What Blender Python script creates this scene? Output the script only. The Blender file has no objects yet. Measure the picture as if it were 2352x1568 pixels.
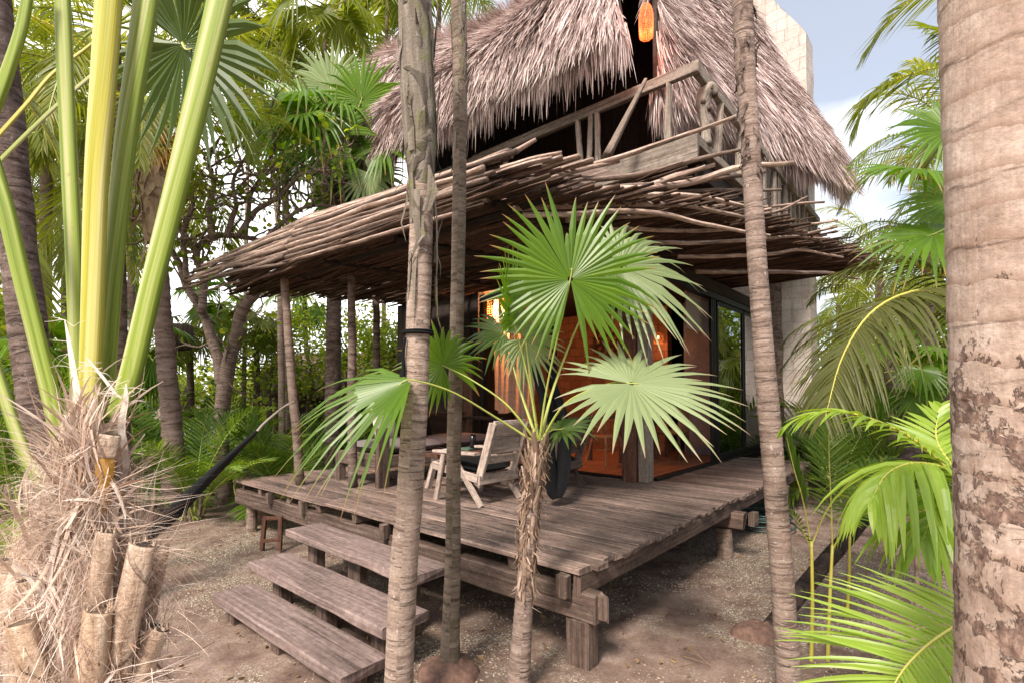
import bpy, math, random
from mathutils import Vector as V, Matrix, noise
R = random.Random(7)
rad = math.radians
SC = bpy.context.scene
COL = SC.collection
# ---------------------------------------------------------------- camera model (pixel units of a 2352 px wide view)
F, CX, CY, PITCH = 1180.0, 1176.0, 874.0, rad(1.5)
CAM = V((0, 0, 1.77))
def ray(u, v):
    X = (u-CX)/F; Z = (CY-v)/F
    c, s = math.cos(PITCH), math.sin(PITCH)
    return V((X, c-Z*s, s+Z*c))
def at(u, v, y):
    r = ray(u, v); return CAM + r*(y/r.y)
def gz(u, v, z=0.0):
    r = ray(u, v); return CAM + r*((z-CAM.z)/r.z)
TH = rad(40.7)
D1 = V((math.sin(TH), math.cos(TH), 0)); D2 = V((-math.cos(TH), math.sin(TH), 0)); UP = V((0, 0, 1))
DZ = 0.64
K = gz(1340, 1310, DZ); K.z = 0
def B(a, b, z=0.0): return K + D1*a + D2*b + UP*z
def atp(u, v, axis, val):
    """where the ray through a view point meets a building plane a=val or b=val"""
    r = ray(u, v); n = D1 if axis == 'a' else D2
    t = (val - (CAM-K).dot(n)) / r.dot(n)
    return CAM + r*t

# ---------------------------------------------------------------- object helpers
ORG = {}
def tag(o, label=None, cat=None, group=None, kind=None):
    if label: o['label'] = label
    if cat: o['category'] = cat
    if group: o['group'] = group
    if kind: o['kind'] = kind
    return o
def thing(name, loc, label, cat, group=None):
    o = bpy.data.objects.new(name, None); COL.objects.link(o)
    o.location = loc; o.empty_display_size = .1
    ORG[o] = V(loc); return tag(o, label, cat, group)
def copy_tree(o, parent=None):
    c = o.copy(); COL.objects.link(c)
    if parent: c.parent = parent
    for ch in list(o.children): copy_tree(ch, c)
    return c
class MB:
    def __init__(s): s.v = []; s.f = []; s.uv = []; s.r = []; s.m = []
    def add(s, vs, fs, uvs, r=None, mi=0):
        n = len(s.v); s.v.extend(vs)
        r = R.random() if r is None else r
        for f in fs:
            s.f.append(tuple(i+n for i in f)); s.uv.extend(uvs[i] for i in f); s.r.append(r); s.m.append(mi)
    def build(s, name, mats, parent=None, smooth=False, loc=None, label=None):
        me = bpy.data.meshes.new(name)
        o0 = ORG[parent] if parent is not None else (V(loc) if loc is not None else V((0, 0, 0)))
        me.from_pydata([(p[0]-o0.x, p[1]-o0.y, p[2]-o0.z) for p in s.v], [], s.f)
        uv = me.uv_layers.new(name='UVMap'); uv.data.foreach_set('uv', [c for t in s.uv for c in t])
        at_ = me.attributes.new('rnd', 'FLOAT', 'FACE'); at_.data.foreach_set('value', s.r)
        if not isinstance(mats, (list, tuple)): mats = [mats]
        for m in mats: me.materials.append(m)
        if len(mats) > 1: me.polygons.foreach_set('material_index', s.m)
        me.polygons.foreach_set('use_smooth', [bool(smooth)]*len(s.f))
        me.update()
        o = bpy.data.objects.new(name, me); COL.objects.link(o)
        if parent is not None: o.parent = parent
        else: o.location = o0
        ORG[o] = o0
        if label: o['label'] = label
        return o

def curve(pts, n):
    """Catmull-Rom through pts, n samples"""
    pts = [V(p) for p in pts]
    if len(pts) == 2: return [pts[0].lerp(pts[1], i/(n-1)) for i in range(n)]
    P = [2*pts[0]-pts[1]] + pts + [2*pts[-1]-pts[-2]]
    out = []
    for i in range(n):
        t = i/(n-1)*(len(pts)-1); k = min(int(t), len(pts)-2); t -= k
        a, b, c, d = P[k:k+4]
        out.append(.5*((2*b)+(c-a)*t+(2*a-5*b+4*c-d)*t*t+(3*b-a-3*c+d)*t**3))
    return out
def lerpl(l, t):
    x = t*(len(l)-1); k = min(int(x), len(l)-2); return l[k]+(l[k+1]-l[k])*(x-k)
def perp(d, ref=UP):
    a = d.cross(ref)
    if a.length < 1e-4: a = d.cross(V((1, 0, 0)))
    a.normalize(); return a, a.cross(d).normalized()
def tube(mb, pts, rs, n=8, cap=True, ell=1.0, ref=UP, rnd=None, mi=0, rfun=None, seed=None):
    m = len(pts)
    if not isinstance(rs, (list, tuple)): rs = [rs, rs]
    vs = []; uvs = []; fs = []; L = 0; off = R.uniform(0, 50) if seed is None else seed
    d = (pts[1]-pts[0]).normalized(); x, y = perp(d, ref)
    for i in range(m):
        dd = (pts[min(i+1, m-1)]-pts[max(i-1, 0)])
        if dd.length > 1e-9: d = dd.normalized()
        x = (x-d*x.dot(d)).normalized(); y = x.cross(d).normalized()
        if i: L += (pts[i]-pts[i-1]).length
        r0 = lerpl(rs, i/(m-1))
        for j in range(n+1):
            t = 2*math.pi*(j % n)/n
            r = r0*(rfun(L, t) if rfun else 1)
            vs.append(pts[i]+x*(math.cos(t)*r)+y*(math.sin(t)*r*ell)); uvs.append((L+off, j/n*6.283*max(r0, 1e-3)+off*.37))
    w = n+1
    for i in range(m-1):
        for j in range(n):
            fs.append((i*w+j, i*w+j+1, (i+1)*w+j+1, (i+1)*w+j))
    if cap:
        for i in (0, m-1):
            c = len(vs); vs.append(pts[i].copy()); uvs.append((off, off))
            for j in range(n):
                fs.append((c, i*w+j+1, i*w+j) if i == 0 else (c, i*w+j, i*w+j+1))
    mb.add(vs, fs, uvs, rnd, mi)
def wobble(p0, p1, n, amp, sag=0, fr=1.5):
    o = V((R.uniform(0, 99), R.uniform(0, 99), R.uniform(0, 99))); L = (p1-p0).length; out = []
    for i in range(n):
        t = i/(n-1); p = p0.lerp(p1, t)
        q = V((t*L*fr, 0, 0))+o
        w = noise.noise_vector(q)*amp + noise.noise_vector(q*3.1)*amp*.35
        out.append(p+w-UP*(sag*4*t*(1-t)))
    return out
def stick(mb, p0, p1, r0, r1, amp=.03, n=14, sides=6, sag=0, rnd=None, mi=0):
    o = R.uniform(0, 99)
    tube(mb, wobble(p0, p1, n, amp, sag), [r0, r1], sides, rnd=rnd, mi=mi, rfun=lambda L, t: 1+.22*noise.noise(V((L*9+o, math.cos(t)*.7, math.sin(t)*.7+o))))
def timber(mb, p0, p1, w, t, up=UP, seg=6, amp=.004, bev=.006, rnd=None, mi=0, sag=0, ragged=0):
    """a bevelled, slightly uneven piece of timber, w across, t along up, its top face on the p0-p1 line minus t/2"""
    d = (p1-p0); L = d.length; d = d.normalized(); s = d.cross(up).normalized(); u = s.cross(d).normalized()
    hw, ht = w/2, t/2
    prof = [(-hw+bev, -ht), (hw-bev, -ht), (hw, -ht+bev), (hw, ht-bev), (hw-bev, ht), (-hw+bev, ht), (-hw, ht-bev), (-hw, -ht+bev)]
    per = [0]; 
    for i in range(8):
        a, b = prof[i], prof[(i+1) % 8]; per.append(per[-1]+math.hypot(a[0]-b[0], a[1]-b[1]))
    vs = []; uvs = []; fs = []; off = R.uniform(0, 60)
    for i in range(seg+1):
        x = i/seg; 
        for j in range(9):
            a, b = prof[j % 8]
            c = p0+d*(L*x)+s*a+u*b
            q = V((x*L*2.3+off, a*9, b*9))
            k = amp*(1+ragged*(1 if (j % 8) in (0, 1) else 0))
            c = c+noise.noise_vector(q)*k
            if i in (0, seg): c = c+d*(noise.noise(V((a*30+off, b*30, x)))*amp*3)
            vs.append(c); uvs.append((x*L+off, per[j]+off*.7))
    for i in range(seg):
        for j in range(8): fs.append((i*9+j, i*9+j+1, (i+1)*9+j+1, (i+1)*9+j))
    mb.add(vs, fs, uvs, rnd, mi)
    for i in (0, seg):
        cv = [vs[i*9+j] for j in range(8)]; cu = [((c-p0).dot(u)*.3+off+2, (c-p0).dot(s)+off) for c in cv]
        mb.add(cv, [tuple(range(8)) if i else tuple(range(7, -1, -1))], cu, rnd if rnd is not None else None, mi)
def box(mb, c, ax, ay, az, rnd=None, mi=0):
    """centre and three half vectors"""
    vs = []; 
    for sx in (-1, 1):
        for sy in (-1, 1):
            for sz in (-1, 1): vs.append(c+ax*sx+ay*sy+az*sz)
    la, lb, lc = ax.length*2, ay.length*2, az.length*2; off = R.uniform(0, 40)
    F6 = [((0, 1, 3, 2), 1, 2), ((4, 6, 7, 5), 1, 2), ((0, 4, 5, 1), 0, 2), ((2, 3, 7, 6), 0, 2), ((0, 2, 6, 4), 0, 1), ((1, 5, 7, 3), 0, 1)]
    dims = (la, lb, lc)
    for f, i, j in F6:
        uv = []
        for k in f:
            bits = ((k >> 2) & 1, (k >> 1) & 1, k & 1)
            uv.append((bits[i]*dims[i]+off, bits[j]*dims[j]+off))
        mb.add([vs[k] for k in f], [(0, 1, 2, 3)], uv, rnd, mi)
def bbox_(mb, a0, a1, b0, b1, z0, z1, rnd=None, mi=0):
    box(mb, B((a0+a1)/2, (b0+b1)/2, (z0+z1)/2), D1*((a1-a0)/2), D2*((b1-b0)/2), UP*((z1-z0)/2), rnd, mi)
def strip(mb, pts, ws, wd, rnd=None, mi=0, fold=0.0, nrm=None):
    """flat tapered strip along pts, ws widths, wd width direction"""
    vs = []; uvs = []; fs = []; n = len(pts); L = 0; r = R.random() if rnd is None else rnd
    for i, p in enumerate(pts):
        if i: L += (p-pts[i-1]).length
        w = lerpl(ws, i/(n-1))/2
        if fold:
            vs += [p-wd*w+nrm*(fold*w), p, p+wd*w+nrm*(fold*w)]; uvs += [(L+r*9, 0), (L+r*9, w), (L+r*9, 2*w)]
        else:
            vs += [p-wd*w, p+wd*w]; uvs += [(L+r*9, 0), (L+r*9, 2*w)]
    k = 3 if fold else 2
    for i in range(n-1):
        for j in range(k-1): fs.append((i*k+j, i*k+j+1, (i+1)*k+j+1, (i+1)*k+j))
    mb.add(vs, fs, uvs, r, mi)

# ---------------------------------------------------------------- leaves
def fan_leaf(mb, c, axis, nrm, Rr, n=34, arc=300, split=.5, droop=.25, cup=.15, fold=.5, mi=0, wig=.06, bend=0.0):
    axis = axis.normalized(); side = axis.cross(nrm).normalized(); nrm = side.cross(axis).normalized()
    st = [.03, .22, split, split+(1-split)*.45, split+(1-split)*.8, 1.0]
    A = rad(arc); hw = A/n/2; base_r = R.random()
    for i in range(n):
        an = -A/2+A*(i+.5)/n+R.uniform(-.02, .02)
        L = Rr*(1-.28*(abs(an)/(A/2))**2.2)*R.uniform(.90, 1.05)*(R.uniform(.7, .9) if R.random() < .07 else 1)
        dd = droop*R.uniform(.5, 1.7)+(R.uniform(.1, .35) if R.random() < .12 else 0); tw = R.uniform(-wig, wig)
        vs = []; uvs = []; fs = []
        for s in st:
            r = L*s
            wfull = Rr*s*math.tan(hw)*1.02
            w = wfull if s <= split else Rr*split*math.tan(hw)*(1-((s-split)/(1-split))**1.25)*1.0+.0006
            a2 = an+tw*max(0, s-split)
            dv = axis*math.cos(a2)+side*math.sin(a2); sv = -axis*math.sin(a2)+side*math.cos(a2)
            p = c+dv*r+nrm*(cup*Rr*s*s*(1 if s < .6 else .9)) - UP*(dd*Rr*max(0, s-.35)**2*1.6) + nrm*(bend*Rr*s*math.cos(an))
            h = w*fold
            vs += [p-sv*w, p+nrm*h, p+sv*w]; uvs += [(s, i+.02), (s, i+.5), (s, i+.98)]
        for k in range(len(st)-1):
            for j in (0, 1): fs.append((k*3+j, k*3+j+1, k*3+j+4, k*3+j+3))
        mb.add(vs, fs, uvs, (base_r*.5+R.random()*.5), mi)
def rachis_frames(pts, nrm):
    out = []
    for i in range(len(pts)):
        t = (pts[min(i+1, len(pts)-1)]-pts[max(i-1, 0)]).normalized()
        s = t.cross(nrm)
        if s.length < .05: s = t.cross(V((0, 1, 0)))
        s.normalize(); out.append((t, s, s.cross(t).normalized()))
    return out
def pinnate(mb, pts, nrm, n, L, w, start=.15, droop=.5, a0=70, a1=25, vee=.25, mi=0, prof=None, rr=.012, rmi=1, stem=True, sides=(1, -1), jit=.08, st=4):
    """a feather leaf: rachis through pts, n leaflet pairs of length L and width w"""
    P = curve(pts, 26) if len(pts) < 20 else pts
    fr = rachis_frames(P, nrm)
    if stem: tube(mb, P, [rr, rr*.8, rr*.5, rr*.15], 5, cap=False, mi=rmi, rnd=R.random())
    base_r = R.random()
    for i in range(n):
        t = start+(1-start)*(i+.5)/n
        x = t*(len(P)-1); k = min(int(x), len(P)-2); p = P[k].lerp(P[k+1], x-k); T, S, N = fr[k]
        u = (t-start)/(1-start)
        pl = prof(u) if prof else (math.sin(math.pi*(.18+.78*u))**.7)
        an = rad(a0+(a1-a0)*u)
        for sd in sides:
            l = L*pl*R.uniform(.88, 1.08); a_ = an+R.uniform(-jit, jit)
            d = (S*(sd*math.sin(a_))+T*math.cos(a_)+N*(vee+R.uniform(-jit, jit))).normalized()
            wd = (T-d*T.dot(d)).normalized(); wd = (wd+N*R.uniform(-.4, .4)).normalized()
            q = p.copy(); pp = [q.copy()]; dv = d.copy(); dr = droop*R.uniform(.6, 1.4)
            for _ in range(st):
                dv = (dv-UP*(dr/st)).normalized(); q = q+dv*(l/st); pp.append(q.copy())
            strip(mb, pp, [w*.5, w, w*.9, w*.55, .001], wd, rnd=base_r*.5+R.random()*.5, mi=mi, fold=.35, nrm=N)
def leafblob(mb, c, r, n, size, mi=0, flat=.8, shape=None):
    """n small leaves in an uneven clump of radius r"""
    for _ in range(n):
        d = V((R.gauss(0, 1), R.gauss(0, 1), R.gauss(0, 1)*flat)).normalized()*(r*R.random()**.45)
        p = c+d
        leaf(mb, p, size*R.uniform(.6, 1.3), mi)
def leaf(mb, p, s, mi=0, rnd=None, aspect=.55):
    a = V((R.gauss(0, 1), R.gauss(0, 1), R.gauss(0, .6))).normalized(); b = a.cross(V((R.gauss(0, 1), R.gauss(0, 1), R.gauss(0, 1)))).normalized(); n = a.cross(b)
    w = s*aspect
    vs = [p-a*s*.5, p-a*s*.15+b*w*.5+n*s*.08, p+a*s*.28+b*w*.38+n*s*.06, p+a*s*.5-n*s*.05, p+a*s*.28-b*w*.38+n*s*.06, p-a*s*.15-b*w*.5+n*s*.08]
    mb.add(vs, [(0, 1, 2, 3), (0, 3, 4, 5)], [(0, 0), (.2, 1), (.7, 1), (1, .5), (.7, 0), (.2, 0)], rnd, mi)
# ---------------------------------------------------------------- materials
class NT:
    def __init__(s, name):
        s.m = bpy.data.materials.new(name); s.m.use_nodes = True; s.t = s.m.node_tree; s.t.nodes.clear()
        s.out = s.n('ShaderNodeOutputMaterial')
    def n(s, ty, **k):
        o = s.t.nodes.new(ty)
        for a, b in k.items(): setattr(o, a, b)
        return o
    def l(s, a, b): s.t.links.new(a, b)
    def inp(s, node, key, val):
        if hasattr(val, 'is_linked') or isinstance(val, bpy.types.NodeSocket): s.l(val, node.inputs[key])
        else: node.inputs[key].default_value = val
    def uv(s): return s.n('ShaderNodeTexCoord').outputs['UV']
    def obj(s): return s.n('ShaderNodeTexCoord').outputs['Object']
    def mapg(s, vec, scale, loc=(0, 0, 0)):
        m = s.n('ShaderNodeMapping'); s.l(vec, m.inputs[0]); m.inputs['Scale'].default_value = scale; m.inputs['Location'].default_value = loc; return m.outputs[0]
    def noise(s, vec, scale=1, detail=4, rough=.55, dist=0):
        o = s.n('ShaderNodeTexNoise'); s.l(vec, o.inputs['Vector']); o.inputs['Scale'].default_value = scale; o.inputs['Detail'].default_value = detail
        o.inputs['Roughness'].default_value = rough; o.inputs['Distortion'].default_value = dist; return o.outputs['Fac']
    def voro(s, vec, scale, out='Distance', feature='F1'):
        o = s.n('ShaderNodeTexVoronoi'); o.feature = feature; s.l(vec, o.inputs['Vector']); o.inputs['Scale'].default_value = scale; return o.outputs[out]
    def ramp(s, fac, stops, interp='LINEAR'):
        r = s.n('ShaderNodeValToRGB'); s.l(fac, r.inputs[0]); r.color_ramp.interpolation = interp
        while len(r.color_ramp.elements) < len(stops): r.color_ramp.elements.new(.5)
        for e, (p, c) in zip(r.color_ramp.elements, stops):
            e.position = p; e.color = (c, c, c, 1) if not isinstance(c, (tuple, list)) else tuple(c)+(1,)*(4-len(c))
        return r.outputs[0]
    def mix(s, f, a, b, bt='MIX'):
        o = s.n('ShaderNodeMix', data_type='RGBA', blend_type=bt); 
        s.inp(o, 0, f); 
        for key, v in ((6, a), (7, b)):
            if isinstance(v, (tuple, list)): v = tuple(v)+(1,)*(4-len(v))
            s.inp(o, key, v)
        return o.outputs[2]
    def math(s, op, a, b=0.0):
        o = s.n('ShaderNodeMath', operation=op); s.inp(o, 0, a); s.inp(o, 1, b); return o.outputs[0]
    def rnd(s): 
        o = s.n('ShaderNodeAttribute'); o.attribute_name = 'rnd'; return o.outputs['Fac']
    def bump(s, h, dist=.01, st=.5):
        o = s.n('ShaderNodeBump'); s.l(h, o.inputs['Height']); o.inputs['Distance'].default_value = dist; o.inputs['Strength'].default_value = st; return o.outputs[0]
    def pbr(s, col, rough=.8, normal=None, spec=.3, metal=0, emit=None, es=0, trans=0, alpha=None):
        p = s.n('ShaderNodeBsdfPrincipled')
        if isinstance(col, (tuple, list)): col = tuple(col)+(1,)*(4-len(col))
        s.inp(p, 'Base Color', col); s.inp(p, 'Roughness', rough); s.inp(p, 'Specular IOR Level', spec); s.inp(p, 'Metallic', metal)
        if normal is not None: s.l(normal, p.inputs['Normal'])
        if emit is not None: s.inp(p, 'Emission Color', tuple(emit)+(1,) if isinstance(emit, tuple) else emit); s.inp(p, 'Emission Strength', es)
        return p.outputs[0]
    def fin(s, sh): s.l(sh, s.out.inputs[0]); return s.m

def m_wood(name, c1, c2, c3, grain=(1.6, 55), rough=.85, bump=.5, stain=.55, var=.35, spec=.2, stainc=(.05, .04, .035), fleck=0, crack=.4):
    t = NT(name); uv = t.uv()
    g = t.noise(t.mapg(uv, (grain[0], grain[1], 1)), 1, 6, .65, .4)
    col = t.ramp(g, [(.28, c1), (.5, c2), (.75, c3)])
    r = t.rnd()
    col = t.mix(1, col, t.ramp(r, [(0, 1-var), (1, 1+var*.4)]), 'MULTIPLY')
    big = t.noise(t.mapg(uv, (1.1, 6, 1)), 1, 5, .7, 1.2)
    col = t.mix(t.math('MULTIPLY', t.ramp(big, [(.5, 0.), (.66, 1.)]), stain), col, stainc)
    gc = t.ramp(t.noise(t.mapg(uv, (grain[0]*.6, grain[1]*.8, 1), (9, 3, 0)), 1, 3, .5), [(.33, 1.), (.38, 0.)])
    mot = t.noise(t.mapg(uv, (16, 24, 1), (2, 5, 0)), 1, 6, .75)
    col = t.mix(.65, col, t.ramp(mot, [(.32, .38), (.68, 1.45)]), 'MULTIPLY')
    col = t.mix(t.math('MULTIPLY', gc, crack), col, tuple(x*.25 for x in c1))
    if fleck:
        fl = t.ramp(t.noise(t.mapg(uv, (25, 25, 1)), 1, 2, .5), [(.68, 0.), (.72, 1.)])
        col = t.mix(t.math('MULTIPLY', fl, fleck), col, tuple(min(1, x*1.7) for x in c3))
    h = t.math('ADD', t.math('SUBTRACT', g, t.math('MULTIPLY', gc, .6)), t.math('MULTIPLY', mot, .6))
    return t.fin(t.pbr(col, rough, t.bump(h, .006, bump), spec))

def m_bark(name, c1, c2, c3, rings=(22, 2.5), spots=.5, spotc=(.62, .56, .5), bump=.8, patch=.5, patchc=(.09, .06, .05), rough=.9, sscale=22, low=None, crk=.55):
    """trunk: x runs up the trunk in metres, y around it"""
    t = NT(name); uv = t.uv()
    g = t.noise(t.mapg(uv, (rings[0], rings[1], 1)), 1, 5, .6, .6)
    fine = t.noise(t.mapg(uv, (60, 50, 1)), 1, 5, .7)
    col = t.ramp(g, [(.3, c1), (.5, c2), (.72, c3)])
    col = t.mix(.5, col, t.ramp(fine, [(.3, .35), (.7, 1.)]), 'MULTIPLY')
    pm = t.noise(t.mapg(uv, (4, 6, 1), (5, 1, 0)), 1, 6, .72, .8)
    pf = t.ramp(pm, [(.53, 0.), (.62, 1.)])
    if low:
        sx = t.n('ShaderNodeSeparateXYZ'); t.l(uv, sx.inputs[0]); mr = t.n('ShaderNodeMapRange'); t.l(sx.outputs[0], mr.inputs[0]); mr.inputs[1].default_value = low[0]; mr.inputs[2].default_value = low[1]; mr.inputs[3].default_value = .10; mr.inputs[4].default_value = -.10
        pf = t.ramp(t.math('ADD', pm, mr.outputs[0]), [(.53, 0.), (.60, 1.)])
    col = t.mix(t.math('MULTIPLY', pf, patch), col, patchc)
    sp = t.noise(t.mapg(uv, (sscale, sscale*1.3, 1), (3, 8, 0)), 1, 3, .6)
    col = t.mix(t.math('MULTIPLY', t.ramp(sp, [(.64, 0.), (.69, 1.)]), spots), col, spotc)
    cr = t.ramp(t.noise(t.mapg(uv, (rings[0]*1.3, 4, 1), (7, 7, 0)), 1, 3, .5, 1.5), [(.36, 1.), (.40, 0.)])
    col = t.mix(t.math('MULTIPLY', cr, crk), col, tuple(x*.35 for x in c1))
    h = t.math('ADD', t.math('MULTIPLY', g, .8), t.math('SUBTRACT', fine, cr))
    return t.fin(t.pbr(col, rough, t.bump(h, .008, bump), .2))

def m_leaf(name, c1, c2, c3=None, tr=.4, rough=.42, spec=.5, trc=None, tips=None, streak=30):
    """c1..c2 by leaflet; the translucent part lets the light through"""
    t = NT(name); r = t.rnd(); uv = t.uv()
    stops = [(0, c1), (.75, c2)] + ([(1, c3)] if c3 else [])
    col = t.ramp(r, stops)
    nz = t.noise(t.mapg(uv, (4, streak, 1)), 1, 3, .6)
    col = t.mix(.35, col, t.ramp(nz, [(.3, .55), (.7, 1.3)]), 'MULTIPLY')
    if tips:
        sx = t.n('ShaderNodeSeparateXYZ'); t.l(uv, sx.inputs[0])
        k = t.math('ADD', sx.outputs[0], t.math('MULTIPLY', r, .09))
        col = t.mix(t.ramp(k, [(.9, 0.), (1., 1.)]), col, tips)
    p = t.pbr(col, rough, None, spec)
    b = t.n('ShaderNodeBsdfTranslucent'); t.l(t.mix(1, col, trc or (1.5, 1.35, .5), 'MULTIPLY'), b.inputs[0])
    m = t.n('ShaderNodeMixShader'); m.inputs[0].default_value = tr; t.l(p, m.inputs[1]); t.l(b.outputs[0], m.inputs[2])
    return t.fin(m.outputs[0])

def m_plain(name, c, rough=.7, var=.15, scale=8, bump=.2, spec=.3, metal=0):
    t = NT(name); ob = t.obj(); n = t.noise(ob, scale, 5, .6)
    col = t.mix(1, c, t.ramp(n, [(.3, 1-var), (.7, 1+var)]), 'MULTIPLY')
    return t.fin(t.pbr(col, rough, t.bump(n, .004, bump), spec, metal))

def m_soil():
    t = NT('soil'); o = t.obj()
    big = t.noise(o, .55, 5, .6, .4); mid = t.noise(o, 3.2, 6, .65); fine = t.noise(o, 60, 5, .75)
    col = t.ramp(mid, [(.3, (.10, .064, .05)), (.5, (.215, .148, .118)), (.72, (.36, .27, .225))])
    col = t.mix(.7, col, t.ramp(fine, [(.3, .45), (.7, 1.35)]), 'MULTIPLY')
    v = t.n('ShaderNodeTexVoronoi'); t.l(o, v.inputs['Vector']); v.inputs['Scale'].default_value = 75
    sepc = t.n('ShaderNodeSeparateColor'); t.l(v.outputs['Color'], sepc.inputs[0])
    stone = t.ramp(sepc.outputs[0], [(.0, (.13, .10, .08)), (.45, (.30, .24, .17)), (.8, (.52, .44, .33)), (1., (.66, .60, .50))])
    stone = t.mix(1, stone, t.ramp(v.outputs['Distance'], [(.3, 1.), (.75, .3)]), 'MULTIPLY')
    gm = t.math('ADD', t.math('MULTIPLY', big, .75), t.math('MULTIPLY', mid, .35))
    mask = t.ramp(gm, [(.52, 0.), (.62, 1.)])
    spm = t.ramp(sepc.outputs[1], [(.35, 0.), (.4, 1.)])
    mask = t.math('MULTIPLY', mask, spm)
    col = t.mix(mask, col, stone)
    h = t.math('ADD', t.math('MULTIPLY', fine, .5), t.math('MULTIPLY', t.math('MULTIPLY', mask, t.math('SUBTRACT', 1., v.outputs['Distance'])), .8))
    return t.fin(t.pbr(col, .95, t.bump(h, .012, .9), .15))

def m_stone(name, c1, c2, size=(.42, .26), mortar=(.35, .31, .28), stain=(.3, .22, .17), st=.5):
    t = NT(name); uv = t.uv()
    wv = t.noise(t.mapg(uv, (1.6, 1.6, 1)), 1, 3, .6)
    b = t.n('ShaderNodeTexBrick'); b.offset = .45; b.squash = 1
    dm = t.n('ShaderNodeVectorMath', operation='ADD'); t.l(uv, dm.inputs[0])
    cc = t.n('ShaderNodeCombineXYZ'); k = t.math('MULTIPLY', wv, .22); t.l(k, cc.inputs[0]); t.l(t.math('MULTIPLY', wv, .12), cc.inputs[1]); t.l(cc.outputs[0], dm.inputs[1])
    t.l(dm.outputs[0], b.inputs['Vector'])
    b.inputs['Color1'].default_value = c1+(1,); b.inputs['Color2'].default_value = c2+(1,); b.inputs['Mortar'].default_value = mortar+(1,)
    b.inputs['Scale'].default_value = 1; b.inputs['Brick Width'].default_value = size[0]; b.inputs['Row Height'].default_value = size[1]; b.inputs['Mortar Size'].default_value = .006
    b.inputs['Mortar Smooth'].default_value = .4
    n = t.noise(t.mapg(uv, (1.5, 1.1, 1)), 1, 8, .7); n2 = t.noise(t.mapg(uv, (14, 14, 1)), 1, 6, .7)
    drip = t.noise(t.mapg(uv, (4.5, .6, 1), (3, 3, 0)), 1, 5, .65)
    col = t.mix(.55, b.outputs['Color'], t.ramp(n2, [(.3, .6), (.7, 1.1)]), 'MULTIPLY')
    col = t.mix(t.math('MULTIPLY', t.ramp(n, [(.52, 0.), (.66, 1.)]), st), col, stain)
    col = t.mix(t.math('MULTIPLY', t.ramp(drip, [(.54, 0.), (.66, 1.)]), st), col, stain)
    h = t.math('ADD', t.math('MULTIPLY', b.outputs['Fac'], -.7), t.math('MULTIPLY', n2, .8))
    return t.fin(t.pbr(col, .9, t.bump(h, .015, .8), .2))

def m_thatch(name, cols):
    t = NT(name); r = t.rnd(); uv = t.uv()
    col = t.ramp(r, [(i/(len(cols)-1), c) for i, c in enumerate(cols)])
    n = t.noise(t.mapg(uv, (5, 260, 1)), 1, 3, .6)
    col = t.mix(.6, col, t.ramp(n, [(.3, .45), (.65, 1.15)]), 'MULTIPLY')
    big = t.noise(t.obj(), .9, 4, .6)
    col = t.mix(.5, col, t.ramp(big, [(.35, (.62, .6, .55)), (.65, (1.1, 1.05, 1.05))]), 'MULTIPLY')
    p = t.pbr(col, .7, None, .25)
    b = t.n('ShaderNodeBsdfTranslucent'); t.l(col, b.inputs[0]); m = t.n('ShaderNodeMixShader'); m.inputs[0].default_value = .15
    t.l(p, m.inputs[1]); t.l(b.outputs[0], m.inputs[2]); return t.fin(m.outputs[0])
def m_emit(name, c, s, base=(.5, .3, .15)):
    t = NT(name); return t.fin(t.pbr(base, .6, None, .2, 0, c, s))
def m_glass(name):
    t = NT(name)
    g = t.n('ShaderNodeBsdfGlossy'); g.inputs['Roughness'].default_value = .0; g.inputs['Color'].default_value = (.8, .82, .84, 1)
    tr = t.n('ShaderNodeBsdfTransparent'); tr.inputs[0].default_value = (.45, .47, .47, 1)
    fr = t.n('ShaderNodeFresnel'); fr.inputs[0].default_value = 1.52
    m = t.n('ShaderNodeMixShader'); t.l(t.math('ADD', t.math('MULTIPLY', fr.outputs[0], .9), .30), m.inputs[0]); t.l(tr.outputs[0], m.inputs[1]); t.l(g.outputs[0], m.inputs[2])
    return t.fin(m.outputs[0])

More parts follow.
